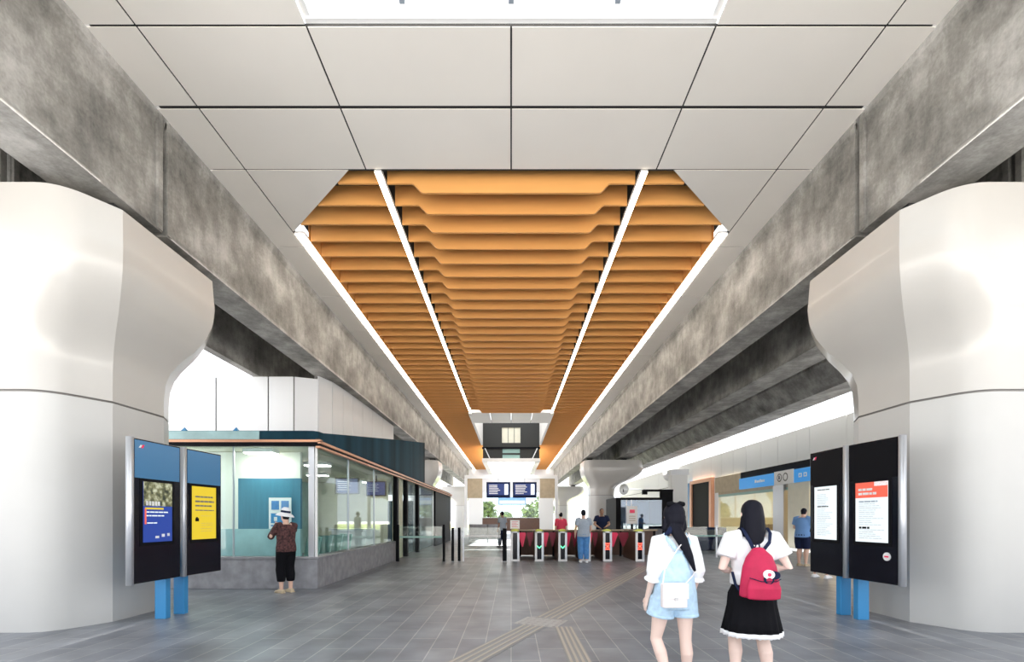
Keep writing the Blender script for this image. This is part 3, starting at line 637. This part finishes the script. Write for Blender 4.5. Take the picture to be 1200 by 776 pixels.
# ------------------------------------------------------------------ display totems
def totem(lab, loc, rz, mirror, screens):
    t = thing('display_totem', lab, 'information display', loc, 0, 'display totems')
    return t
def panel(root, p, rz, w, s, cap_side):
    """w wide, hangs .59 to 2.51; front looks along local -y"""
    o = MB().box(0, w, 0, .07, 0, 1.92, 'black_gloss').build('display_panel', root, loc=p, rz=rz, bevel=.01)
    b = MB(); x = 0 if cap_side < 0 else w
    pts = [(x+cap_side*.0, -.02), (x+cap_side*.035, .0), (x+cap_side*.04, .03), (x+cap_side*.03, .07), (x-cap_side*.0, .08)]
    b.prism(pts, -.01, 1.93, 'silver', 'z', True); b.build('edge_trim', o)
    MB().box(.03, w-.03, -.008, 0, 1.32+.08, 1.9, s['head']).build('header_panel', o)
    x0 = w*.5-.27; x1 = w*.5+.25; z0 = .54; z1 = 1.42-.06
    MB().box(x0, x1, -.012, 0, z0, z1, s['bg']).build('screen', o)
    MB().box(x0-.05, x1+.05, -.006, 0, z0-.05, z1+.05, 'black').build('bezel', o)
    big = [k_ for k_ in s['marks'] if (k_[1]-k_[0])*(k_[3]-k_[2]) > .02]
    for (a0, a1, c0, c1, m) in big: MB().box(x0+(x1-x0)*a0, x0+(x1-x0)*a1, -.0135, -.012, z0+(z1-z0)*c0, z0+(z1-z0)*c1, m).build('screen_image', o)
    b = MB()
    for (a0, a1, c0, c1, m) in [k_ for k_ in s['marks'] if k_ not in big]: b.box(x0+(x1-x0)*a0, x0+(x1-x0)*a1, -.016, -.012, z0+(z1-z0)*c0, z0+(z1-z0)*c1, m)
    b.build('screen_lettering', o)
    if s.get('logo'):
        b = MB(); b.prism([(.09, 1.8), (.12, 1.8), (.15, 1.84), (.12, 1.84)], -.012, -.008, 'white', 'y'); b.prism([(.13, 1.80), (.16, 1.80), (.185, 1.845), (.155, 1.845)], -.012, -.008, 'crimson', 'y'); b.build('emblem', o)
    if s.get('button'):
        b = MB(); pts = [(w-.18+.055*math.cos(q*PI/10), .36+.055*math.sin(q*PI/10)) for q in range(20)]; b.prism(pts, -.012, 0, 'white', 'y'); b.box(w-.21, w-.15, -.015, -.012, .35, .37, 'crimson'); b.build('round_badge', o)
    return o
random.seed(3)
def words(z, h, x0, x1, m, n=4):
    out = []; x = x0
    while x < x1-.04:
        l = min(x1-x, .06+.14*random.random()); out.append((x, x+l, z, z+h, m)); x += l+.025
    return out
mk1 = [(0, 1, .60, 1.0, 'screen_photo')]+[(.08+.1*i, .15+.1*i, .61+.0*i, .68, 'white') for i in range(5)]+[(.05, .68, .545, .575, 'screen_yellow')]+words(.49, .02, .1, .85, 'screen_white')+words(.43, .02, .1, .7, 'screen_white')+words(.31, .018, .12, .45, 'screen_white')+[(.4, .52, .06, .10, 'white'), (.62, .72, .08, .13, 'white'), (.82, .9, .09, .14, 'white'), (.04, .09, .3, .56, 'screen_red')]
mk2 = words(.79, .03, .12, .85, 'joint_grey')+words(.70, .035, .12, .9, 'joint_grey')+words(.62, .03, .12, .8, 'joint_grey')+words(.54, .02, .12, .9, 'joint_grey')+[(.12, .26, .34, .40, 'black'), (.15, .22, .40, .42, 'black')]
for z in (.44, .30, .26, .2, .15): mk2 += words(z, .006, .35, .85, 'tan')
mk3 = words(.93, .02, .15, .7, 'joint_grey')+words(.61, .02, .15, .65, 'black')
for i in range(22): mk3 += words(.08+.035*i+(.03 if i > 14 else 0), .007, .14, .5+.35*random.random(), 'grey_cloth')
mk4 = [(0, 1, .74, 1, 'screen_red'), (.6, 1, .93, 1.0, 'screen_white')]+words(.86, .04, .1, .55, 'white')+words(.79, .04, .1, .7, 'white')+words(.665, .025, .12, .7, 'grey_cloth')+words(.22, .035, .12, .45, 'black')
for i in range(16): mk4 += words(.06+.035*i+(.05 if i > 4 else 0), .007, .12, .5+.4*random.random(), 'grey_cloth')
S1 = dict(head='blue_gloss', bg='screen_blue', marks=mk1, logo=1); S2 = dict(head='blue_gloss', bg='screen_yellow', marks=mk2)
S3 = dict(head='black', bg='screen_white', marks=mk3, logo=1); S4 = dict(head='black', bg='screen_white', marks=mk4, button=1)
t = thing('display_totem', 'twin-screen black totem on blue posts with yellow screen, beside the left pier', 'information display', (-4.9, 7.2, 0))
panel(t, (-.03, -.90, .59), math.radians(88), .87, S1, -1); panel(t, (.015, .06, .59), math.radians(85), .78, S2, -1)
for dx, dy in ((-.12, -.16), (-.1, .2)): MB().box(dx-.13, dx+.03, dy-.05, dy+.05, 0, .7, 'blue_post').build('post', t, bevel=.006)
MB().box(-.2, -.08, -.5, .6, .6, .95, 'blue_post').build('mounting_beam', t)
t = thing('display_totem', 'twin-screen black totem on blue posts with white screens, beside the right pier', 'information display', (4.9, 7.1, 0))
panel(t, (-.02, .80, .59), math.radians(-90), .81, S3, 1); panel(t, (-.02, -.10, .59), math.radians(-84), .82, S4, 1)
for dx, dy in ((.1, -.12), (.08, .22)): MB().box(dx-.03, dx+.13, dy-.05, dy+.05, 0, .7, 'blue_post').build('post', t, bevel=.006)
MB().box(.06, .2, -.5, .6, .6, .95, 'blue_post').build('mounting_beam', t)

# ------------------------------------------------------------------ people
def V(*a): return Vector(a)
def person(label, loc, rz, h, skin='skin', pose=None, vox=.008, slim=1.0, head_turn=0, group=None):
    t = thing('person', label, 'person', loc, rz, group)
    J = dict(hipL=V(-.052, 0, .51), hipR=V(.052, 0, .51), kneeL=V(-.055, .01, .28), kneeR=V(.055, .01, .28), ankL=V(-.055, -.01, .045), ankR=V(.055, -.01, .045),
             shL=V(-.102, 0, .805), shR=V(.102, 0, .805), elL=V(-.135, -.01, .635), elR=V(.135, -.01, .635), wrL=V(-.14, .03, .495), wrR=V(.14, .03, .495), hd=V(0, .012, .93), nk=V(0, 0, .835))
    if pose:
        for k_, v in pose.items(): J[k_] = Vector(v)
    J = {k_: v*h for k_, v in J.items()}; s = h*slim; m = skin
    b = MB()
    # torso
    b.tube([V(0, 0, .49)*h, V(0, -.005, .54)*h, V(0, 0, .62)*h, V(0, .005, .72)*h, V(0, 0, .78)*h, V(0, 0, .812)*h], [(.085*s, .058*s), (.095*s, .064*s), (.075*s, .052*s), (.092*s, .06*s), (.1*s, .055*s), (.06*s, .04*s)], m, 16, cap=.5)
    b.tube([V(0, -.005, .79)*h, J['nk'], J['hd']-V(0, .01, .03)*h], [.036*s, .03*s, .032*s], m, 12)
    H = J['hd']
    b.ball(H+V(0, 0, .012)*h, (.043*h, .053*h, .055*h), m, 16); b.ball(H+V(0, .01, -.025)*h, (.034*h, .042*h, .042*h), m, 14)
    b.tube([H+V(0, .052, .01)*h, H+V(0, .065, -.012)*h], [.005*h, .009*h], m, 8)
    for sg in (-1, 1): b.ball(H+V(sg*.045, -.002, -.003)*h, (.008*h, .012*h, .018*h), m, 8)
    for S in 'LR':
        sg = -1 if S == 'L' else 1
        hp, kn, an = J['hip'+S], J['knee'+S], J['ank'+S]
        b.tube([hp+V(0, 0, .03)*h, hp, hp.lerp(kn, .35), hp.lerp(kn, .8), kn, kn.lerp(an, .28)+V(0, -.012, 0)*h, kn.lerp(an, .7)-V(0, .004, 0)*h, an], [.05*s, .053*s, .049*s, .036*s, .033*s, .035*s, .023*s, .019*s], m, 14)
        f = an+V(0, 0, -.02)*h
        b.tube([f+V(0, -.022, -.005)*h, f+V(0, .02, 0)*h, f+V(sg*.008, .085, -.012)*h], [(.022*h, .02*h), (.024*h, .022*h), (.026*h, .011*h)], m, 12, ref=(0, 0, 1))
        sh, el, wr = J['sh'+S], J['el'+S], J['wr'+S]
        b.tube([sh-V(sg*.03, 0, -.003)*h, sh, sh.lerp(el, .5), el, el.lerp(wr, .3), wr], [.032*s, .031*s, .026*s, .021*s, .022*s, .0145*s], m, 12)
        d = (wr-el).normalized(); side = d.cross(V(0, 1, 0)); side = side.normalized() if side.length > .1 else V(1, 0, 0)
        fw = side.cross(d).normalized()
        p = wr+d*.045*h
        b.tube([wr, wr+d*.02*h, p, p+d*.006*h], [(.014*s, .012*s), (.012*s, .02*s), (.011*s, .024*s), (.009*s, .022*s)], m, 10, ref=fw)
        for i, L in enumerate((.036, .042, .039, .030)):
            o0 = p+fw*((1.5-i)*.0115*h); k1 = o0+d*L*.5*h; k2 = k1+(d*.8-side*sg*.0+fw*.0).normalized()*L*.5*h+side*(-sg)*.008*h
            b.tube([o0-d*.01*h, k1, k2], [.0055*h, .005*h, .0042*h], m, 8)
        b.tube([wr+d*.015*h+fw*.012*h, wr+d*.035*h+fw*.03*h, wr+d*.055*h+fw*.036*h], [.0075*h, .0062*h, .005*h], m, 8)
    fused(b, 'body', t, vox, 3)
    e = MB()
    for sg in (-1, 1): e.ball(H+V(sg*.017, .048, .006)*h, (.006*h, .004*h, .004*h), 'hair', 8)
    e.build('eyes', t); MB().ball(H+V(0, .049, -.034)*h, (.012*h, .004*h, .003*h), 'pink_cloth', 8).build('mouth', t)
    t['_h'] = h
    return t, J, s
def shirt(t, J, h, s, m, hem=.5, sleeve=.55, inf=.008, loose=0, vox=.01, name='shirt', cuff=0):
    b = MB(); i = inf*h
    b.tube([V(0, -.003, hem)*h, V(0, -.003, hem+.05)*h, V(0, 0, .63)*h, V(0, .003, .72)*h, V(0, 0, .785)*h, V(0, -.002, .825)*h],
           [(.098*s+i+loose, .068*s+i+loose*.7), (.097*s+i+loose, .066*s+i+loose*.7), (.085*s+i+loose, .058*s+i+loose*.7), (.097*s+i+loose*.5, .064*s+i+loose*.3), (.098*s+i, .055*s+i), (.045*s, .04*s)], m, 20, cap=.12)
    for S in 'LR':
        sg = -1 if S == 'L' else 1
        sh, el, wr = J['sh'+S], J['el'+S], J['wr'+S]
        pts = [sh-V(sg*.04, 0, -.005)*h, sh+V(0, 0, .003)*h]; rr = [.034*s+i, .036*s+i]
        if sleeve <= 1:
            pts.append(sh.lerp(el, sleeve)); rr.append(.033*s+i+cuff+loose*.3)
        else:
            pts += [sh.lerp(el, .5), el, el.lerp(wr, sleeve-1)]; rr += [.031*s+i+loose*.3, .028*s+i, .022*s+i+cuff]
        b.tube(pts, rr, m, 14, cap=.08)
    return fused(b, name, t, vox, 3)
def trousers(t, J, h, s, m, frac, inf=.008, flare=0, vox=.01, name='trousers', top=.6):
    b = MB(); i = inf*h
    b.tube([V(0, -.003, .47)*h, V(0, -.005, .53)*h, V(0, 0, top)*h], [(.09*s+i+flare*.4, .063*s+i+flare*.3), (.098*s+i, .068*s+i), (.084*s+i, .058*s+i)], m, 18, cap=.15)
    for S in 'LR':
        hp, kn, an = J['hip'+S], J['knee'+S], J['ank'+S]; pts = [hp]; rr = [.055*s+i+flare*.4]; q = frac-1
        if frac <= 1: pts += [hp.lerp(kn, frac*.5), hp.lerp(kn, frac)]; rr += [.053*s+i+flare*.7, .050*s+i-.012*frac*s+flare]
        else:
            pts += [hp.lerp(kn, .4), hp.lerp(kn, .8), kn, kn.lerp(an, .28)-V(0, .010, 0)*h]; rr += [.05*s+i, .041*s+i, .038*s+i*1.4, .038*s+i*1.4]
            if q > .5: pts.append(kn.lerp(an, .5)-V(0, .007, 0)*h); rr.append(.034*s+i*1.4)
            pts.append(kn.lerp(an, q)-V(0, .004, 0)*h); rr.append((.036-.012*q)*s+i*1.6)
        b.tube(pts, rr, m, 14, cap=.08)
    return fused(b, name, t, vox, 3)
def shoes(t, J, h, m):
    for S in 'LR':
        sg = -1 if S == 'L' else 1; f = J['ank'+S]+V(0, 0, -.02)*h; b = MB()
        b.tube([f+V(0, -.025, -.002)*h, f+V(0, .02, 0)*h, f+V(sg*.008, .09, -.01)*h], [(.026*h, .026*h), (.027*h, .026*h), (.028*h, .014*h)], m, 12, ref=(0, 0, 1)); b.box(f.x-.026*h, f.x+.03*h, f.y-.05*h, f.y+.11*h, 0, .008*h, m)
        fused(b, 'shoe', t, .008, 2)
def short_hair(t, J, h, m='hair'):
    b = MB(); H = J['hd']; b.ball(H+V(0, -.010, .02)*h, (.047*h, .053*h, .053*h), m, 16); b.ball(H+V(0, -.024, -.01)*h, (.042*h, .036*h, .042*h), m, 12); return fused(b, 'hair', t, .008, 2)

# girl in dungaree shorts
t, J, s = person('girl in white blouse and pale blue dungaree shorts walking with a white shoulder bag', (1.35, 4.0, 0), math.radians(4), 1.575, 'skin_pale', dict(
    kneeL=(-.088, .03, .285), ankL=(-.045, -.055, .055), kneeR=(.06, .0, .28), ankR=(.078, .03, .045), hipL=(-.06, 0, .51), shL=(-.09, 0, .805), shR=(.09, 0, .805), elL=(-.117, -.02, .64), elR=(.115, -.02, .64), wrL=(-.134, .03, .51), wrR=(.113, .035, .52)), .006, .92)
h = 1.575
b = MB(); b.tube([V(0, 0, .56)*h, V(0, 0, .63)*h, V(0, .003, .72)*h, V(0, 0, .79)*h, V(0, -.002, .83)*h], [(.10*s, .075*s), (.10*s, .078*s), (.106*s, .08*s), (.1*s, .064*s), (.045*s, .04*s)], 'white_cloth', 20, cap=.1)
for S in 'LR':
    sg = -1 if S == 'L' else 1; sh, el, wr = J['sh'+S], J['el'+S], J['wr'+S]
    b.tube([sh-V(sg*.04, 0, -.005)*h, sh+V(0, 0, .004)*h, sh.lerp(el, .5)+V(sg*.006, 0, 0), el+V(0, 0, .01), el.lerp(wr, .12)], [.037*s, .039*s, .041*s, .043*s, .036*s], 'white_cloth', 16, cap=.1)
    b.tube([el.lerp(wr, .10), el.lerp(wr, .30)], [.026*s, .05*s], 'white_cloth', 12, cap=.05)
fused(b, 'blouse', t, .008, 3)
b = MB(); i = .02
b.tube([V(0, -.003, .46)*h, V(0, -.006, .52)*h, V(0, -.004, .6)*h, V(0, -.006, .66)*h], [(.122*s, .084*s), (.126*s, .088*s), (.112*s, .086*s), (.098*s, .084*s)], 'denim_light', 20, cap=.1)
b.tube([V(0, -.03, .62)*h, V(0, -.038, .70)*h, V(0, -.034, .755)*h], [(.085*s, .052*s), (.065*s, .052*s), (.03*s, .045*s)], 'denim_light', 16, cap=.1)
for S in 'LR':
    hp, kn = J['hip'+S], J['knee'+S]; b.tube([hp, hp.lerp(kn, .38)], [.071*s, .075*s], 'denim_light', 16, cap=.06)
fused(b, 'dungaree_shorts', t, .008, 3)
for S in 'LR':
    sg = -1 if S == 'L' else 1; hp, kn = J['hip'+S], J['knee'+S]; MB().tube([hp.lerp(kn, .37), hp.lerp(kn, .43)], [.0765*s, .078*s], 'denim_light', 18, cap=.05).build('turn_up', t)
    b = MB(); b.tube([V(sg*.015, -.078, .75)*h, V(sg*.05, -.07, .80)*h, V(sg*.06, -.01, .836)*h, V(sg*.058, .05, .80)*h], [(.012*h, .004*h)]*4, 'denim_light', 8, ref=(0, 1, 0), cap=.2); b.build('shoulder_strap', t)
b = MB(); H = J['hd']
b.ball(H+V(0, -.008, .016)*h, (.055*h, .062*h, .062*h), 'hair', 18); b.ball(H+V(0, -.03, -.01)*h, (.052*h, .045*h, .055*h), 'hair', 14); b.ball(H+V(-.005, -.035, -.055)*h, (.045*h, .036*h, .035*h), 'hair', 14)
for sg in (-1, 1): b.tube([H+V(sg*.045, -.01, -.02)*h, H+V(sg*.05, -.012, -.06)*h, H+V(sg*.035, -.02, -.095)*h], [.018*h, .018*h, .008*h], 'hair', 10)
b.tube([H+V(-.02, -.05, -.05)*h, H+V(.01, -.085, -.12)*h, H+V(.045, -.092, -.2)*h, H+V(.075, -.088, -.275)*h], [(.032*h, .022*h), (.03*h, .02*h), (.02*h, .015*h), (.008*h, .006*h)], 'hair', 14)
fused(b, 'hair', t, .007, 2)
b = MB()
for sg in (-1, 1): b.tube([H+V(0, -.03, .062)*h, H+V(sg*.022, -.03, .068)*h, H+V(sg*.042, -.03, .066)*h], [(.008*h, .008*h), (.015*h, .01*h), (.012*h, .008*h)], 'black_cloth', 10)
b.build('hair_bow', t)
MB().tube([H+V(-.035, -.062, -.065)*h, H+V(-.075, -.075, -.09)*h], [(.02*h, .008*h), (.006*h, .004*h)], 'navy_cloth', 8).build('ribbon', t)
shoes(t, J, h, 'white_cloth')
bag = thing('shoulder_bag', 'small white shoulder bag hanging at the back of the girl in dungarees', 'bag', (1.275, 3.79, .755), math.radians(4))
MB().box(-.1, .1, -.04, .04, 0, .19, 'bag_white', .015).build('bag_body', bag, bevel=.012); MB().box(-.102, .102, -.046, -.038, .07, .192, 'bag_white').build('flap', bag, bevel=.004); MB().box(-.012, .012, -.052, -.044, .06, .085, 'steel').build('clasp', bag)
b = MB(); b.tube([(-.09, 0, .18), (-.06, .03, .3), (.05, .055, .45), (.17, .10, .57), (.21, .2, .575)], .005, 'bag_white', 6); b.tube([(.09, 0, .18), (.18, .06, .24), (.245, .17, .27), (.24, .28, .33)], .005, 'bag_white', 6); b.build('strap', bag)

# girl with backpack
t, J, s = person('girl in white T-shirt and black skirt walking with a crimson backpack', (2.0, 4.02, 0), math.radians(-3), 1.6, 'skin_pale', dict(
    elL=(-.158, -.02, .65), elR=(.172, -.03, .655), wrL=(-.055, .12, .62), wrR=(.06, .12, .64), kneeL=(-.075, .035, .285), ankL=(-.085, .0, .05), kneeR=(.055, .0, .28), ankR=(.075, -.03, .055)), .006, .98)
h = 1.6
shirt(t, J, h, s, 'white_cloth', .57, .62, .010, .008, .008, 't_shirt', .012)
b = MB(); n = 72; prof = [(.084, .600), (.096, .57), (.118, .52), (.122, .46), (.136, .39), (.15, .325)]; vs = []; fs = []
for j, (r, z) in enumerate(prof):
    for q in range(n): a = 2*PI*q/n; w = 1+.035*(j/5)*math.sin(q*PI/2.0)+.03*(j/5)*math.sin(5*a+1); vs.append((r*h*w*math.cos(a)*.98, r*h*w*math.sin(a)*.80, z*h))
for j in range(len(prof)-1):
    for q in range(n): fs.append([j*n+(q+1) % n, j*n+q, (j+1)*n+q, (j+1)*n+(q+1) % n])
b.add(vs, fs, 'black_cloth', True); sk_o = b.build('skirt', t); so_ = sk_o.modifiers.new('s', 'SOLIDIFY'); so_.thickness = .006; so_.offset = -1
b = MB(); vs = []; fs = []
for j, (r, z) in enumerate(((.15, .33), (.153, .308))):
    for q in range(n): a = 2*PI*q/n; w = 1+.035*math.sin(q*PI/2.0)+.03*math.sin(5*a+1); vs.append((r*h*w*math.cos(a)*.98, r*h*w*math.sin(a)*.80, z*h-(.006*(q % 2) if j else 0)))
for q in range(n): fs.append([(q+1) % n, q, n+q, n+(q+1) % n])
b.add(vs, fs, 'white_cloth', True); o = b.build('lace_hem', t); o['label'] = 'white lace edge'; q_ = o.modifiers.new('s', 'SOLIDIFY'); q_.thickness = .004
MB().tube([V(0, 0, .594)*h, V(0, 0, .612)*h], [(.086*h, .066*h)]*2, 'black_cloth', 20, cap=.05).build('waistband', t)
b = MB(); H = J['hd']
b.ball(H+V(0, -.010, .016)*h, (.051*h, .060*h, .060*h), 'hair', 18)
b.tube([H+V(0, -.02, .03)*h, H+V(0, -.035, -.03)*h, H+V(0, -.045, -.09)*h, H+V(-.005, -.055, -.15)*h, H+V(-.012, -.06, -.195)*h], [(.050*h, .045*h), (.054*h, .042*h), (.054*h, .034*h), (.042*h, .024*h), (.015*h, .010*h)], 'hair', 16)
b.tube([H+V(.045, 0, -.02)*h, H+V(.056, -.01, -.09)*h, H+V(.05, .0, -.15)*h], [.018*h, .02*h, .008*h], 'hair', 10); b.tube([H+V(-.043, -.012, -.02)*h, H+V(-.052, -.02, -.09)*h, H+V(-.045, -.03, -.14)*h], [.014*h, .016*h, .008*h], 'hair', 10)
fused(b, 'hair', t, .007, 2)
shoes(t, J, h, 'black_cloth')
bp = thing('backpack', 'crimson backpack with navy straps on the back of the girl in the black skirt', 'backpack', (1.965, 3.865, .79), math.radians(-3))
b = MB(); b.tube([(0, -.04, .05), (0, -.045, .15), (0, -.04, .28), (0, -.03, .36), (-.005, -.015, .42)], [(.155, .075), (.15, .085), (.13, .08), (.10, .065), (.045, .04)], 'red_cloth', 22, cap=.3); fused(b, 'pack_body', bp, .01, 3)
b = MB(); b.tube([(.0, -.115, .04), (.0, -.12, .12), (0, -.105, .19)], [(.13, .03), (.13, .035), (.11, .02)], 'red_cloth', 20, cap=.4); fused(b, 'front_pocket', bp, .008, 3)
b = MB(); pc = (.03, .215); 
def disc(b, cx, cz, r, y0, y1, m, n=20, ex=1): b.prism([(cx+r*ex*math.cos(q*2*PI/n), cz+r*math.sin(q*2*PI/n)) for q in range(n)], y0, y1, m, 'y')
disc(b, .078, .222, .032, -.135, -.08, 'navy_cloth', ex=1.2); disc(b, .03, .19, .038, -.139, -.08, 'navy_cloth'); disc(b, .03, .228, .036, -.142, -.08, 'white_cloth', ex=1.15); disc(b, .03, .228, .014, -.146, -.08, 'crimson'); disc(b, .03, .184, .022, -.1425, -.08, 'red_cloth'); b.build('emblem', bp)
MB().tube([(-.11, -.125, .2), (-.03, -.145, .175), (.08, -.145, .175), (.13, -.11, .19)], .0035, 'navy_cloth', 6).build('zipper', bp)
for sg in (-1, 1):
    b = MB(); b.tube([(sg*.025, -.02, .39), (.035+sg*.075, .03, .47), (.035+sg*.1, .07, .545), (.035+sg*.1, .12, .582), (.035+sg*.1, .17, .582), (.035+sg*.098, .235, .54), (.035+sg*.095, .262, .42)], [(.015, .006)]*7, 'navy_cloth', 8, cap=.2); b.build('shoulder_strap', bp)
MB().tube([(-.02, .0, .42), (-.012, -.01, .455), (.012, -.01, .455), (.02, 0, .42)], .006, 'navy_cloth', 8).build('top_loop', bp)
MB().tube([(-.13, .0, .08), (-.15, .05, .13), (-.15, .11, .22)], [(.012, .004)]*3, 'navy_cloth', 8).build('side_strap', bp)

# woman with sun hat by the ticket office
t, J, s = person('person in white sun hat, dark patterned shirt and black cropped trousers by the office glass', (-4.42, 9.5, 0), math.radians(58), 1.62, 'skin', dict(
    elL=(-.15, .07, .68), elR=(.145, .09, .69), wrL=(-.05, .14, .79), wrR=(.03, .16, .80), kneeL=(-.055, .03, .28), ankL=(-.06, .0, .045), hd=(0, .025, .925)), .01, 1.12)
h = 1.62
shirt(t, J, h, s, 'plaid', .50, 1.6, .01, .01, .011, 'patterned_shirt'); trousers(t, J, h, s, 'black_cloth', 1.6, .008); short_hair(t, J, h)
H = J['hd']; b = MB(); b.lathe([(.0, .085), (.03, .083), (.048, .065), (.054, .03), (.056, .015), (.085, .0), (.108, -.022), (.106, -.026), (.08, -.004), (.052, .01), (0, .02)], 'white_cloth', 24)
o = b.build('sun_hat', t, loc=H+V(0, -.01, .025)*h); o.scale = (h, h, h); o.rotation_euler = (.12, .1, 0)
b = MB(); b.lathe([(.0555, .018), (.057, .02), (.0555, .042), (.0535, .044)], 'navy_cloth', 24); o2 = b.build('hat_band', o)
shoes(t, J, h, 'tan')

# man at the gates
t, J, s = person('man in grey T-shirt and blue jeans standing at the ticket barriers', (2.4, 16.05, 0), 0, 1.75, 'skin', dict(elL=(-.15, .0, .64), elR=(.145, .02, .64), wrL=(-.15, .06, .52), wrR=(.13, .09, .56)), .012, 1.12)
h = 1.75; shirt(t, J, h, s, 'grey_cloth', .49, .6, .01, .008, .013, 't_shirt'); trousers(t, J, h, s, 'jeans', 1.9, .01); short_hair(t, J, h); shoes(t, J, h, 'white_cloth')
# staff
t, J, s = person('staff member in navy polo shirt facing forward behind the barriers', (3.58, 19.15, 0), PI, 1.86, 'skin_dark', dict(elL=(-.16, .02, .66), elR=(.16, .03, .66), wrL=(-.07, .11, .61), wrR=(.08, .12, .60), hd=(0, .03, .925)), .012, 1.15)
h = 1.86; shirt(t, J, h, s, 'navy_cloth', .48, .6, .01, .006, .013, 'polo_shirt'); trousers(t, J, h, s, 'black_cloth', 1.9, .01); short_hair(t, J, h); shoes(t, J, h, 'black_cloth')
t, J, s = person('person in bright pink top and white cap behind the barrier screen', (2.06, 20.1, 0), .3, 1.72, 'skin', None, .014, 1.1)
h = 1.72; shirt(t, J, h, s, 'pink_cloth', .48, .8, .01, .01, .014, 'pink_top'); trousers(t, J, h, s, 'black_cloth', 1.9, .01); short_hair(t, J, h); shoes(t, J, h, 'black_cloth')
H = J['hd']; b = MB(); b.lathe([(0, .062), (.03, .058), (.05, .035), (.055, .01), (.0, .005)], 'white_cloth', 18); b.box(-.035, .035, .04, .09, .008, .014, 'white_cloth'); o = b.build('cap', t, loc=H+V(0, 0, .012)*h); o.scale = (h, h, h)
t, J, s = person('person in grey-blue shirt walking in the distance left of the barriers', (-.45, 24.5, 0), .8, 1.82, 'skin_dark', dict(kneeL=(-.055, .05, .28), ankL=(-.055, .05, .045)), .015, 1.1)
h = 1.82; shirt(t, J, h, s, 'grey_cloth', .48, .7, .01, .01, .015, 'shirt'); trousers(t, J, h, s, 'navy_cloth', 1.9, .01); short_hair(t, J, h); shoes(t, J, h, 'black_cloth')
# man in blue shirt
t, J, s = person('man in light blue shirt and dark shorts looking down beside the right totem', (8.92, 14.8, 0), math.radians(-55), 1.8, 'skin', dict(hd=(0, .05, .915), nk=(0, .015, .835), elL=(-.145, .02, .65), elR=(.145, .03, .65), wrL=(-.08, .13, .62), wrR=(.07, .13, .63)), .012, 1.15)
h = 1.8; shirt(t, J, h, s, 'blue_cloth', .49, .65, .01, .012, .013, 'shirt'); trousers(t, J, h, s, 'navy_cloth', .92, .012, .012, name='shorts'); short_hair(t, J, h); shoes(t, J, h, 'tan')
# person hidden by right totem
t, J, s = person('person in white trainers standing mostly hidden behind the right display totem', (7.62, 11.9, 0), math.radians(-60), 1.6, 'skin', dict(ankL=(-.11, .02, .045), ankR=(.09, -.01, .045)), .014, .9)
h = 1.6; shirt(t, J, h, s, 'black_cloth', .49, .65, .01, .01, .014, 'shirt'); trousers(t, J, h, s, 'black_cloth', 1.85, .006); short_hair(t, J, h); shoes(t, J, h, 'white_cloth')
